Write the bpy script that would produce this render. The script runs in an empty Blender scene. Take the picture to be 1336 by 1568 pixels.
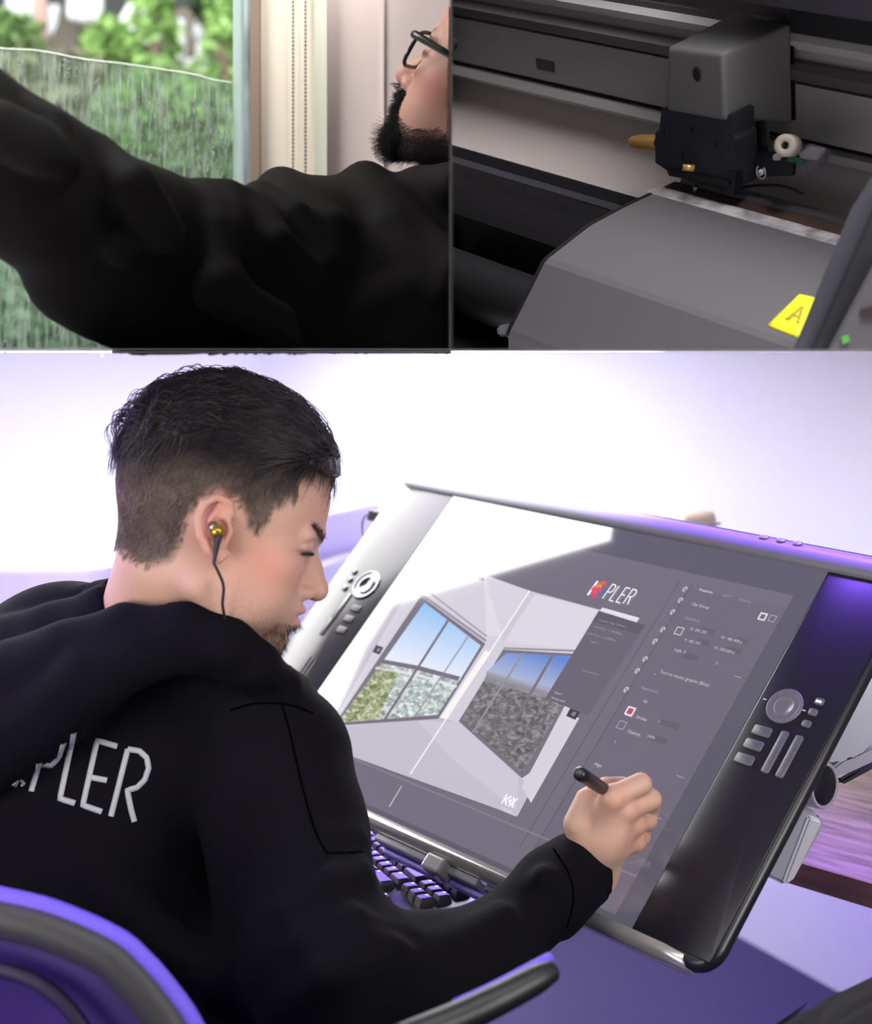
import bpy, bmesh, math, random
import numpy as np
from mathutils import Vector, Matrix
from mathutils.bvhtree import BVHTree

# ------------------------------------------------------------------ camera, world, lights, exposure
SC = bpy.context.scene
COL = SC.collection
H, F, PX, PY = 1.30, 2400.0, 691.0, 537.0        # eye height, focal length and principal point (pixels of a 1336x1568 frame)
cam_d = bpy.data.cameras.new('camera'); cam = bpy.data.objects.new('camera', cam_d); COL.objects.link(cam)
cam.location = (0, 0, H); cam.rotation_euler = (math.pi/2, 0, 0)
cam_d.sensor_fit = 'HORIZONTAL'; cam_d.sensor_width = 36; cam_d.lens = F/1336*36
cam_d.shift_x = (668-PX)/1336; cam_d.shift_y = -(784-PY)/1336
cam_d.clip_start = .02; cam_d.clip_end = 200
cam_d.dof.use_dof = True; cam_d.dof.focus_distance = 1.5; cam_d.dof.aperture_fstop = 5.6
SC.camera = cam
SC.view_settings.view_transform = 'Standard'; SC.view_settings.look = 'None'
SC.view_settings.gamma = 1; SC.view_settings.exposure = 0.0; SC.view_settings.use_curve_mapping = False
world = bpy.data.worlds.new('world'); SC.world = world; world.use_nodes = True
world.node_tree.nodes['Background'].inputs[0].default_value = (.93, .96, 1, 1)
world.node_tree.nodes['Background'].inputs[1].default_value = .16

def area(name, loc, to, w, h, power, col=(1, 1, 1), rz=None, spread=None):
    d = bpy.data.lights.new(name, 'AREA'); d.shape = 'RECTANGLE'; d.size = w; d.size_y = h; d.energy = power; d.color = col
    o = bpy.data.objects.new(name, d); COL.objects.link(o); o.location = loc
    v = (Vector(to)-Vector(loc)).normalized()
    o.rotation_euler = v.to_track_quat('-Z', 'Y').to_euler()
    if rz is not None: o.rotation_euler = (0, 0, rz)
    if spread: d.spread = math.radians(spread)
    return o
VIO = (.24, .10, 1.0)
# lower room: added white fill lights and violet strips, all outside the frame
area('fill_left', (-.72, .78, 1.06), (-.2, 1.5, .95), .5, .34, 4.2, (1, .95, .93))  # added fill on the man's back and cheek, not a lamp of the room
area('fill_right', (.66, .74, 1.09), (.0, 1.5, 1.0), .5, .30, 4.6, (1, .96, .95))  # added fill on face, hand and display, no such lamp in the room
area('fill_top_front', (.05, 1.0, H-.004), (.05, 1.0, 0), .8, .13, 2.0, (1, .95, .93))  # added downlight for the shoulders, lying edge-on and unseen
area('fill_top_back', (-1.3, 4.3, H-.004), (-1.3, 4.3, 0), 1.8, 1.8, 80, (.97, .96, 1))  # added to whiten the left part of the back wall
area('fill_wall', (-1.75, 3.5, 1.0), (-.5, 5.3, 1.0), .9, .5, 40, (.98, .97, 1))  # unseen light added to brighten only the upper wall
area('fill_top_wall', (.34, 2.35, H-.004), (0, 0, 0), .9, .3, 2.2, (.95, .94, 1), -.9)  # added to lift the right wall, no fitting there
area('led_strip_ceiling', (.24, 1.80, H-.004), (0, 0, 0), .78, .03, 5.5, VIO, -.837, 66)
area('led_strip_head', (-.43, 1.34, H-.004), (-.43, 1.3, 0), .12, .06, .8, VIO)
area('keyboard_violet_fill', (.02, 1.80, .83), (-.03, 1.72, .7), .35, .02, 1.3, VIO)  # added to tint the key tops violet, no strip exists under the display
area('led_strip_desk', (.62, 2.75, .70), (.75, 3.0, 0), 1.3, .15, 5.5, VIO)
area('led_strip_floor', (-.6, 1.1, .25), (-.4, 1.2, 1.2), .5, .3, 1.5, VIO)
# upper left room: daylight by the window; upper right: added fill on the plotter
area('garden_daylight', (-1.6, 4.8, 4.2), (-1.6, 7.0, 1.9), 3.0, 2.0, 170, (1, 1, .97))
area('room_daylight', (-.75, 1.35, 2.15), (-.15, 1.85, 1.5), .6, .6, 13.0, (1, .97, .95))
area('plotter_fill', (.45, .85, 2.3), (.35, 1.6, 1.45), .5, .5, 30, (1, .97, .97))  # unseen light added to brighten the plotter
area('garden_fill_low', (-1.0, 3.0, 2.6), (-1.5, 6.2, 1.5), 1.2, .8, 80, (1, 1, .97))  # extra light added between window and garden to brighten the hedge

# ------------------------------------------------------------------ helpers
def P(px, py, Y):
    return np.array([(px-PX)/F*Y, Y, H-(py-PY)/F*Y])
def lin(c):
    return tuple((x/12.92 if x <= .04045 else ((x+.055)/1.055)**2.4) for x in [v/255 for v in c])
MATS = {}
def mat(name, col, rough=.6, metal=0., bump=0., bscale=200., emit=None, estr=1., spec=.5, coat=0., var=0., vscale=20., stretch=(1, 1, 1), sheen=0., col2=None, ior=1.5, vcol=None, dist=.002):
    if name in MATS: return MATS[name]
    m = bpy.data.materials.new(name); m.use_nodes = True; nt = m.node_tree; b = nt.nodes['Principled BSDF']
    b.inputs['Base Color'].default_value = (*col, 1); b.inputs['Roughness'].default_value = rough; b.inputs['Metallic'].default_value = metal
    b.inputs['Specular IOR Level'].default_value = spec; b.inputs['Coat Weight'].default_value = coat; b.inputs['Coat Roughness'].default_value = .05
    b.inputs['Sheen Weight'].default_value = sheen; b.inputs['IOR'].default_value = ior
    if emit is not None:
        b.inputs['Emission Color'].default_value = (*emit, 1); b.inputs['Emission Strength'].default_value = estr
    tc = nt.nodes.new('ShaderNodeTexCoord'); mp = nt.nodes.new('ShaderNodeMapping'); mp.inputs['Scale'].default_value = stretch
    nt.links.new(tc.outputs['Object'], mp.inputs[0])
    if vcol:
        a = nt.nodes.new('ShaderNodeAttribute'); a.attribute_name = vcol; nt.links.new(a.outputs['Color'], b.inputs['Base Color'])
    if var > 0 or col2:
        n = nt.nodes.new('ShaderNodeTexNoise'); n.inputs['Scale'].default_value = vscale; n.inputs['Detail'].default_value = 6
        nt.links.new(mp.outputs[0], n.inputs['Vector'])
        r = nt.nodes.new('ShaderNodeValToRGB'); c2 = col2 or tuple(x*(1-var) for x in col)
        r.color_ramp.elements[0].color = (*c2, 1); r.color_ramp.elements[1].color = (*col, 1)
        r.color_ramp.elements[0].position = .35; r.color_ramp.elements[1].position = .65
        nt.links.new(n.outputs['Fac'], r.inputs[0]); nt.links.new(r.outputs[0], b.inputs['Base Color'])
    if bump > 0:
        n = nt.nodes.new('ShaderNodeTexNoise'); n.inputs['Scale'].default_value = bscale; n.inputs['Detail'].default_value = 4
        nt.links.new(mp.outputs[0], n.inputs['Vector'])
        bp = nt.nodes.new('ShaderNodeBump'); bp.inputs['Strength'].default_value = bump; bp.inputs['Distance'].default_value = dist
        nt.links.new(n.outputs['Fac'], bp.inputs['Height']); nt.links.new(bp.outputs[0], b.inputs['Normal'])
    MATS[name] = m
    return m

def mesh_obj(name, V, Fc, m, parent=None, smooth=False, mi=None, M=None):
    me = bpy.data.meshes.new(name)
    V = np.asarray(V, float)
    me.from_pydata([tuple(v) for v in V], [], [tuple(int(i) for i in f) for f in Fc])
    for x in (m if isinstance(m, (list, tuple)) else [m]): me.materials.append(x)
    if mi is not None: me.polygons.foreach_set('material_index', np.asarray(mi, dtype=np.int32))
    if smooth: me.polygons.foreach_set('use_smooth', np.ones(len(me.polygons), dtype=bool))
    me.update()
    o = bpy.data.objects.new(name, me); COL.objects.link(o)
    if parent is not None: o.parent = parent
    if M is not None: o.matrix_local = M
    return o
def fast_mesh(name, V, Q, m, parent=None):
    me = bpy.data.meshes.new(name); n = len(Q); k = Q.shape[1]
    me.vertices.add(len(V)); me.vertices.foreach_set('co', np.asarray(V, np.float32).ravel())
    me.loops.add(n*k); me.loops.foreach_set('vertex_index', Q.astype(np.int32).ravel())
    me.polygons.add(n); me.polygons.foreach_set('loop_start', np.arange(0, n*k, k, dtype=np.int32))
    me.polygons.foreach_set('loop_total', np.full(n, k, dtype=np.int32))
    me.polygons.foreach_set('use_smooth', np.ones(n, dtype=bool))
    me.update(calc_edges=True); me.validate()
    for x in (m if isinstance(m, (list, tuple)) else [m]): me.materials.append(x)
    o = bpy.data.objects.new(name, me); COL.objects.link(o)
    if parent is not None: o.parent = parent
    return o
def empty(name, loc=(0, 0, 0), M=None):
    o = bpy.data.objects.new(name, None); COL.objects.link(o); o.empty_display_size = .05
    if M is not None: o.matrix_world = M
    else: o.location = loc
    return o
def tag(o, label=None, cat=None, group=None, kind=None):
    if label: o['label'] = label
    if cat: o['category'] = cat
    if group: o['group'] = group
    if kind: o['kind'] = kind
    return o
def bm_obj(name, bm, m, parent=None, smooth=False, M=None):
    bmesh.ops.recalc_face_normals(bm, faces=bm.faces)
    me = bpy.data.meshes.new(name); bm.to_mesh(me); bm.free()
    for x in (m if isinstance(m, (list, tuple)) else [m]): me.materials.append(x)
    if smooth: me.polygons.foreach_set('use_smooth', np.ones(len(me.polygons), dtype=bool))
    o = bpy.data.objects.new(name, me); COL.objects.link(o)
    if parent is not None: o.parent = parent
    if M is not None: o.matrix_local = M
    return o
def smooth_angle(o, ang=40):
    me = o.data; me.polygons.foreach_set('use_smooth', np.ones(len(me.polygons), dtype=bool))
    bm = bmesh.new(); bm.from_mesh(me)
    for e in bm.edges:
        e.smooth = not (len(e.link_faces) == 2 and e.calc_face_angle(0) > math.radians(ang))
    bm.to_mesh(me); bm.free()
def bx(bm, lo, hi, bev=0, seg=2, M=None):
    r = bmesh.ops.create_cube(bm, size=1)
    vs = r['verts']
    for v in vs:
        v.co = Vector([lo[i]+(v.co[i]+.5)*(hi[i]-lo[i]) for i in range(3)])
    if bev > 0:
        es = list({e for v in vs for e in v.link_edges})
        rr = bmesh.ops.bevel(bm, geom=es, offset=bev, segments=seg, affect='EDGES', profile=.5)
        vs = list({v for f in rr['faces'] for v in f.verts} | {v for v in vs if v.is_valid})
    if M is not None:
        for v in vs: v.co = M @ v.co
    return vs
def hull(bm, pts):
    vs = [bm.verts.new(Vector(p)) for p in pts]
    bmesh.ops.convex_hull(bm, input=vs)
def spline(pts, n):
    pts = np.asarray(pts, float); k = len(pts)
    if k == 2: return pts[0]+(pts[1]-pts[0])*np.linspace(0, 1, n)[:, None]
    e = np.vstack([2*pts[0]-pts[1], pts, 2*pts[-1]-pts[-2]]); out = []
    for t in np.linspace(0, k-1-1e-9, n):
        i = int(t); u = t-i; p0, p1, p2, p3 = e[i:i+4]
        out.append(.5*((2*p1)+(-p0+p2)*u+(2*p0-5*p1+4*p2-p3)*u*u+(-p0+3*p1-3*p2+p3)*u**3))
    return np.array(out)
def tube_geo(pts, rad, seg=8, base=0, cap=True, flat=1., up=None):
    pts = np.asarray(pts, float); n = len(pts); rad = np.broadcast_to(rad, (n,))
    T = np.gradient(pts, axis=0); T /= np.linalg.norm(T, axis=1)[:, None]+1e-12
    u = np.array(up if up is not None else ([0, 0, 1] if abs(T[0][2]) < .9 else [1, 0, 0]), float)
    V = []; Fc = []
    for i in range(n):
        u = u-T[i]*(u@T[i]); u /= np.linalg.norm(u)+1e-12; w = np.cross(T[i], u)
        for j in range(seg):
            a = 2*math.pi*j/seg; V.append(pts[i]+rad[i]*(math.cos(a)*u*flat+math.sin(a)*w))
    for i in range(n-1):
        for j in range(seg):
            Fc.append((base+i*seg+j, base+i*seg+(j+1) % seg, base+(i+1)*seg+(j+1) % seg, base+(i+1)*seg+j))
    if cap:
        Fc.append(tuple(base+j for j in range(seg))[::-1]); Fc.append(tuple(base+(n-1)*seg+j for j in range(seg)))
    return V, Fc
def tube(name, pts, rad, m, parent=None, seg=10, n=None, M=None, flat=1., up=None):
    if n: pts = spline(pts, n)
    if np.ndim(rad) and len(rad) != len(pts): rad = np.interp(np.linspace(0, 1, len(pts)), np.linspace(0, 1, len(rad)), rad)
    V, Fc = tube_geo(pts, rad, seg, flat=flat, up=up)
    return mesh_obj(name, V, Fc, m, parent, True, M=M)
def text_geo(s, size):
    cu = bpy.data.curves.new('t', 'FONT'); cu.body = s; cu.size = size; cu.resolution_u = 3
    o = bpy.data.objects.new('t', cu); COL.objects.link(o)
    dg = bpy.context.evaluated_depsgraph_get(); me = bpy.data.meshes.new_from_object(o.evaluated_get(dg))
    V = [tuple(v.co) for v in me.vertices]; Fc = [tuple(p.vertices) for p in me.polygons]
    bpy.data.objects.remove(o); bpy.data.curves.remove(cu); bpy.data.meshes.remove(me)
    return V, Fc
def stroke_geo(pts, w):
    """flat ribbon quads (2D polyline) of width w, mitred"""
    pts = np.asarray(pts, float); n = len(pts); V = []; Fc = []
    for i in range(n):
        a = pts[max(i-1, 0)]; b = pts[min(i+1, n-1)]
        d1 = pts[i]-a; d2 = b-pts[i]
        d1 = d1/(np.linalg.norm(d1)+1e-12); d2 = d2/(np.linalg.norm(d2)+1e-12)
        if i == 0: d1 = d2
        if i == n-1: d2 = d1
        t = d1+d2; t /= np.linalg.norm(t)+1e-12; nn = np.array([-t[1], t[0]]); c = max(.5, abs(nn@np.array([-d1[1], d1[0]])))
        V += [pts[i]+nn*w/2/c, pts[i]-nn*w/2/c]
    for i in range(n-1): Fc.append((2*i, 2*i+1, 2*i+3, 2*i+2))
    return V, Fc

# ------------------------------------------------------------------ implicit surfaces (numpy) -> quad meshes
def smin(a, b, k):
    h = np.clip(.5+.5*(b-a)/k, 0, 1); return b*(1-h)+a*h-k*h*(1-h)
def smax(a, b, k): return -smin(-a, -b, k)
def cone(p, a, b, ra, rb):
    a = np.asarray(a, np.float32); b = np.asarray(b, np.float32); ab = b-a
    t = np.clip(((p-a)@ab)/(ab@ab+1e-12), 0, 1)
    return np.linalg.norm(p-a-t[:, None]*ab, axis=1)-(ra+(rb-ra)*t)
def chain(p, pts, k=.0):
    """pts: list of (x,y,z,r)"""
    d = None
    for i in range(len(pts)-1):
        e = cone(p, pts[i][:3], pts[i+1][:3], pts[i][3], pts[i+1][3])
        d = e if d is None else (np.minimum(d, e) if k == 0 else smin(d, e, k))
    return d
def ell(p, c, r, A=None):
    q = p-np.asarray(c, np.float32)
    if A is not None: q = q@np.asarray(A, np.float32).T      # rows of A are the axes
    r = np.asarray(r, np.float32)
    k0 = np.linalg.norm(q/r, axis=1); k1 = np.linalg.norm(q/(r*r), axis=1)
    return k0*(k0-1)/(k1+1e-9)
def surf(f, lo, hi, h, B=14, lip=1.6):
    lo = np.asarray(lo, float); hi = np.asarray(hi, float)
    nb = np.ceil((hi-lo)/h/B).astype(int); N = nb*B
    G = np.ones(tuple(N), np.float32)
    bi = np.stack(np.meshgrid(*[np.arange(x) for x in nb], indexing='ij'), -1).reshape(-1, 3)
    cen = lo+(bi*B+(B-1)/2)*h; dc = f(cen.astype(np.float32))
    rad = B*h*.5*1.7321*lip
    loc = np.stack(np.meshgrid(*[np.arange(B)]*3, indexing='ij'), -1).reshape(-1, 3)
    neg = bi[dc < -rad]
    for b in neg: G[b[0]*B:b[0]*B+B, b[1]*B:b[1]*B+B, b[2]*B:b[2]*B+B] = -1
    act = bi[np.abs(dc) <= rad]
    CH = 160
    for s in range(0, len(act), CH):
        bs = act[s:s+CH]; idx = (bs[:, None, :]*B+loc[None]).reshape(-1, 3)
        v = f((lo+idx*h).astype(np.float32))
        G[idx[:, 0], idx[:, 1], idx[:, 2]] = v
    S = G < 0
    c = [S[i:N[0]-1+i, j:N[1]-1+j, k:N[2]-1+k] for i in (0, 1) for j in (0, 1) for k in (0, 1)]
    allv = c[0] & c[1] & c[2] & c[3] & c[4] & c[5] & c[6] & c[7]; anyv = c[0] | c[1] | c[2] | c[3] | c[4] | c[5] | c[6] | c[7]
    cells = np.argwhere(anyv & ~allv)
    ID = np.full(tuple(N), -1, np.int32); ID[cells[:, 0], cells[:, 1], cells[:, 2]] = np.arange(len(cells))
    off = np.array([(i, j, k) for i in (0, 1) for j in (0, 1) for k in (0, 1)])
    val = np.stack([G[cells[:, 0]+o[0], cells[:, 1]+o[1], cells[:, 2]+o[2]] for o in off], 1)
    acc = np.zeros((len(cells), 3)); cnt = np.zeros(len(cells))
    for a in range(8):
        for b in range(a+1, 8):
            if np.abs(off[a]-off[b]).sum() != 1: continue
            m = (val[:, a] < 0) != (val[:, b] < 0)
            t = val[m, a]/(val[m, a]-val[m, b])
            acc[m] += off[a]+t[:, None]*(off[b]-off[a]); cnt[m] += 1
    V = lo+(cells+acc/cnt[:, None])*h
    Q = []
    for ax in range(3):
        sl = [slice(1, N[i]-1) for i in range(3)]; s2 = list(sl); sl[ax] = slice(0, N[ax]-1); s2[ax] = slice(1, N[ax])
        A_ = S[tuple(sl)]; B_ = S[tuple(s2)]
        e = np.argwhere(A_ != B_); flip = A_[e[:, 0], e[:, 1], e[:, 2]]
        e = e+np.array([0 if i == ax else 1 for i in range(3)])
        u, v = [i for i in range(3) if i != ax]
        du = np.zeros(3, int); du[u] = 1; dv = np.zeros(3, int); dv[v] = 1
        q = np.stack([ID[tuple((e-du-dv).T)], ID[tuple((e-dv).T)], ID[tuple(e.T)], ID[tuple((e-du).T)]], 1)
        if ax == 1: flip = ~flip
        q[~flip] = q[~flip][:, ::-1]
        Q.append(q)
    Q = np.vstack(Q); Q = Q[(Q >= 0).all(1)]
    return V, Q
def wob(p, f, s=0.):
    x, y, z = p[:, 0]*f, p[:, 1]*f, p[:, 2]*f
    return (np.sin(x+1.7*np.sin(y*.8+s)+s)+np.sin(y*1.1+1.5*np.sin(z*.9+2*s)+1.3*s)+np.sin(z*1.2+1.6*np.sin(x*.7-s)+.7*s))/3
def set_color(o, C, name='col'):
    a = o.data.color_attributes.new(name, 'FLOAT_COLOR', 'POINT')
    a.data.foreach_set('color', np.hstack([C, np.ones((len(C), 1))]).astype(np.float32).ravel())
def rot(yaw, pitch, roll):
    return (Matrix.Rotation(yaw, 3, 'Z') @ Matrix.Rotation(pitch, 3, 'Y') @ Matrix.Rotation(roll, 3, 'X'))
# ------------------------------------------------------------------ the setting: three bays split by thin sheet dividers
WHITE = mat('wall_paint', lin((229, 227, 240)), .7)
def boxo(name, lo, hi, m, kind='structure', parent=None, bev=0, M=None):
    bm = bmesh.new(); bx(bm, lo, hi, bev); o = bm_obj(name, bm, m, parent, M=M)
    if kind and parent is None: o['kind'] = kind
    return o
DIV = mat('divider_sheet', lin((205, 203, 212)), .6)
boxo('ceiling', (-2.4, .96, H+.00004), (2.4, 8.2, H+.0002), DIV)
boxo('trim_0', (-2.4, .93, H+.00003), (2.4, .96, H+.0002), mat('edge_black', (.004, .004, .004), .9, spec=0))
boxo('wall_divider', (-.0001, .93, H+.0003), (.0001, 2.3, H+.55), mat('divider_dark', lin((70, 66, 66)), .7))
# lower room
FLOOR = mat('floor_vinyl', lin((44, 28, 84)), .5, var=.1, vscale=3)  # desk shade and violet light are put into this dark floor colour
bm = bmesh.new(); bx(bm, (-4, -.2, -.05), (3.5, 8, 0)); o = bm_obj('floor', bm, FLOOR); o['kind'] = 'structure'
A0 = np.array([.661, 3.615]); WD = np.array([.44, -.898])
def wall_seg(name, p, q, z0, z1, th, m):
    p = np.array(p); q = np.array(q); d = (q-p)/np.linalg.norm(q-p); n = np.array([-d[1], d[0]])*th
    V = [(*p, z0), (*q, z0), (*(q+n), z0), (*(p+n), z0), (*p, z1), (*q, z1), (*(q+n), z1), (*(p+n), z1)]
    o = mesh_obj(name, V, [(0, 3, 2, 1), (4, 5, 6, 7), (0, 1, 5, 4), (1, 2, 6, 5), (2, 3, 7, 6), (3, 0, 4, 7)], m); o['kind'] = 'structure'
    return o
wall_seg('wall_right', A0+WD*1.6, A0-WD*3.1, 0, H, .08, WHITE)
wall_seg('wall_back', A0-WD*3.1+np.array([.3, 0]), A0-WD*3.1+np.array([-3.6, .1]), 0, H, -.08, WHITE)
wall_seg('wall_left', (-3.3, 6.5), (-2.3, 2.0), 0, H, -.08, WHITE)
# curved lavender counter along the back
LAV = mat('lavender_laminate', lin((206, 194, 240)), .5)
cp = spline([(-1.75, 3.3), (-1.2, 3.08), (-.88, 3.06), (-.80, 3.06), (-.70, 3.08), (-.62, 3.24), (-.48, 3.6), (-.34, 4.06), (-.2, 4.42)], 50)
def strip(name, cp, z0, z1, th, m, parent=None):
    T = np.gradient(cp, axis=0); T /= np.linalg.norm(T, axis=1)[:, None]; N = np.stack([-T[:, 1], T[:, 0]], 1)*th
    V = []; Fc = []; n = len(cp)
    for i in range(n):
        a, b = cp[i], cp[i]+N[i]; V += [(*a, z0), (*a, z1), (*b, z1), (*b, z0)]
    for i in range(n-1):
        for j in range(4): Fc.append((4*i+j, 4*i+(j+1) % 4, 4*i+4+(j+1) % 4, 4*i+4+j))
    Fc += [(0, 1, 2, 3), (4*n-4, 4*n-3, 4*n-2, 4*n-1)]
    o = mesh_obj(name, V, Fc, m, parent); smooth_angle(o, 35); return o
ct = tag(empty('counter', (-.8, 3.1, 0)), 'low curved lavender counter running along the white back wall', 'counter')
ct_M = Matrix.Translation((.8, -3.1, 0))
for nm, z0, z1, th, mm in (('front_panel', 0, .865, .05, LAV), ('ledge', .865, .873, .06, mat('counter_ledge', lin((225, 217, 245)), .5))):
    o = strip(nm, cp, z0, z1, th, mm, ct); o.matrix_local = ct_M
cp2 = cp-np.array([-.0, .0])
o = strip('plinth', cp[28:]+np.array([.06, -.05]), 0, .765, .04, mat('counter_plinth', lin((214, 206, 236)), .5), ct); o.matrix_local = ct_M

# ------------------------------------------------------------------ wooden desk behind the pen display
WA = np.array([.66811699, -.74119894, -.06514467]); UA = np.array([.53727647, .42001947, .73138064]); NA = np.array([-.51473652, -.52364853, .67885089]); TC = np.array([.07905303, 1.66620735, H-.34651527])
dw = np.array([.669, -.743]); dn = np.array([.743, .669])
e0 = np.array([.38, 1.675])
def desk_pt(s, t, z): q = e0+dw*s+dn*t; return (q[0], q[1], z)
bm = bmesh.new(); bx(bm, (0, 0, 0), (1, 1, 1)); 
desk = tag(empty('desk', (.38, 1.675, 0)), 'wooden desk with brown grain top and dark front edge behind the pen display', 'desk')
def desk_box(name, s0, s1, t0, t1, z0, z1, m, bev=.002):
    M = Matrix(((dw[0], dn[0], 0, 0), (dw[1], dn[1], 0, 0), (0, 0, 1, 0), (0, 0, 0, 1)))
    bm = bmesh.new(); bx(bm, (s0, t0, z0), (s1, t1, z1), bev); return bm_obj(name, bm, m, desk, M=M)
WOOD = mat('desk_wood', lin((130, 108, 100)), .42, col2=lin((80, 62, 58)), vscale=9, stretch=(1.2, 9, 9))
WOODE = mat('desk_edge_wood', lin((112, 82, 66)), .5, col2=lin((84, 60, 48)), vscale=14, stretch=(1, 1, 6))
dp = [(-.95, .004), (.62, .004), (.62, .9), (.3, 1.05), (-.95, 1.05)]; dM = Matrix(((dw[0], dn[0], 0, 0), (dw[1], dn[1], 0, 0), (0, 0, 1, 0), (0, 0, 0, 1)))
mesh_obj('desktop', [(a, b, .726) for a, b in dp]+[(a, b, .75) for a, b in dp], [(4, 3, 2, 1, 0), (5, 6, 7, 8, 9)]+[(i, (i+1) % 5, 5+(i+1) % 5, 5+i) for i in range(5)], WOOD, desk, M=dM)
desk_box('front_edge', -.95, .62, 0, .004, .725, .7505, WOODE, 0)
desk_box('side_panel', .58, .61, .05, .9, 0, .726, mat('desk_leg', (.3, .3, .32), .4))
# beige box standing on the desk behind the display
o = tag(empty('storage_box', desk_pt(-.62, .42, .75)), 'beige rounded storage box on the desk behind the pen display top edge', 'box')
bm = bmesh.new(); bx(bm, (-.16, -.04, 0), (.14, .04, .312), .012, 3)
bm_obj('case', bm, mat('beige_plastic', lin((170, 152, 142)), .6), o, True, M=Matrix.Rotation(math.atan2(dw[1], dw[0]), 4, 'Z'))
smooth_angle(o.children[0], 30)
bm = bmesh.new(); bx(bm, (-.162, -.042, .29), (.142, .042, .294), .001)
bm_obj('lid_seam', bm, mat('beige_seam', lin((150, 134, 126)), .6), o, M=Matrix.Rotation(math.atan2(dw[1], dw[0]), 4, 'Z'))

# ------------------------------------------------------------------ pen display (tablet) : local a right, b up, c out of the screen
TM = Matrix(((WA[0], UA[0], NA[0], TC[0]), (WA[1], UA[1], NA[1], TC[1]), (WA[2], UA[2], NA[2], TC[2]), (0, 0, 0, 1)))
tab = tag(empty('pen_display', M=TM), 'large black pen display tilted on its stand, showing room photos and editing panels', 'pen display')
CAMC = np.array([0, 0, H])
def loc(px, py, c=0.):
    d = np.array([(px-PX)/F, 1, -(py-PY)/F]); o_ = TC+NA*c; t = ((o_-CAMC)@NA)/(d@NA); q = CAMC+d*t-TC
    return np.array([q@WA, q@UA])
BEZ = mat('bezel_black', (.022, .021, .028), .24, spec=.45, bump=.04, bscale=9, dist=.004)
BEZR = mat('bezel_soft', (.014, .013, .02), .28, spec=.32)
def rrect(a0, a1, b0, b1, r, n=6):
    out = []
    for cx, cy, s in ((a1-r, b1-r, 0), (a0+r, b1-r, 90), (a0+r, b0+r, 180), (a1-r, b0+r, 270)):
        for i in range(n+1):
            t = math.radians(s+90*i/n); out.append((cx+r*math.cos(t), cy+r*math.sin(t)))
    return out
def loft(loops, base=0):
    V = []; Fc = []; n = len(loops[0])
    for L in loops: V += L
    for i in range(len(loops)-1):
        for j in range(n): Fc.append((base+i*n+j, base+i*n+(j+1) % n, base+(i+1)*n+(j+1) % n, base+(i+1)*n+j))
    Fc.append(tuple(base+j for j in range(n))[::-1]); Fc.append(tuple(base+(len(loops)-1)*n+j for j in range(n)))
    return V, Fc
def plate(name, a0, a1, b0, b1, r, levels, m, parent=tab, n=6):
    """levels: list of (c, inset)"""
    L = [[(x, y, c) for x, y in rrect(a0+i, a1-i, b0+i, b1-i, max(r-i, .0008), n)] for c, i in levels]
    V, Fc = loft(L); o = mesh_obj(name, V, Fc, m, parent); smooth_angle(o, 50); return o
plate('back_shell', -.385, .368, -.206, .232, .026, [(-.052, .09), (-.045, .06), (-.022, .022), (-.017, .004), (-.013, .0005), (-.006, .0), (-.003, .0025), (-.0015, .0055)], mat('shell_black', (.012, .012, .017), .32), n=8)
plate('control_bezel', -.381, -.2755, -.196, .2005, .003, [(-.003, 0), (-.0006, 0), (0, .0008)], BEZ)
plate('control_bezel', .2775, .364, -.196, .2005, .003, [(-.003, 0), (-.0006, 0), (0, .0008)], BEZR)
# rounded cap along the top and lip along the bottom
def bar(name, a0, a1, prof, m, endr=.01, parent=tab):
    L = []
    for a, s in ((a0, .55), (a0+endr*.3, .85), (a0+endr, 1), (a1-endr, 1), (a1-endr*.3, .85), (a1, .55)):
        cb = sum(p[0] for p in prof)/len(prof); cc = min(p[1] for p in prof)
        L.append([(a, cb+(b-cb)*s, cc+(c-cc)*s) for b, c in prof])
    V, Fc = loft(L); o = mesh_obj(name, V, Fc, m, parent); smooth_angle(o, 60); return o
topbar = bar('top_bezel', -.382, .368, [(.2015, .0005), (.205, .004), (.211, .0055), (.219, .004), (.227, -.001), (.233, -.009), (.2365, -.016), (.232, -.022), (.2015, -.022)],
    mat('top_cap', (.17, .165, .19), .42), .02)
lip = bar('bottom_bezel', -.378, .345, [(-.1965, .0014), (-.2, .0016), (-.2045, .0010), (-.2085, -.003), (-.2105, -.008), (-.2095, -.016), (-.1965, -.016)],
    mat('lip_glare', (.50, .49, .47), .2, metal=.55, spec=.9, bump=.1, bscale=6, dist=.004), .03)  # pale silver colour stands in for the white glare on the black lip
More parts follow.
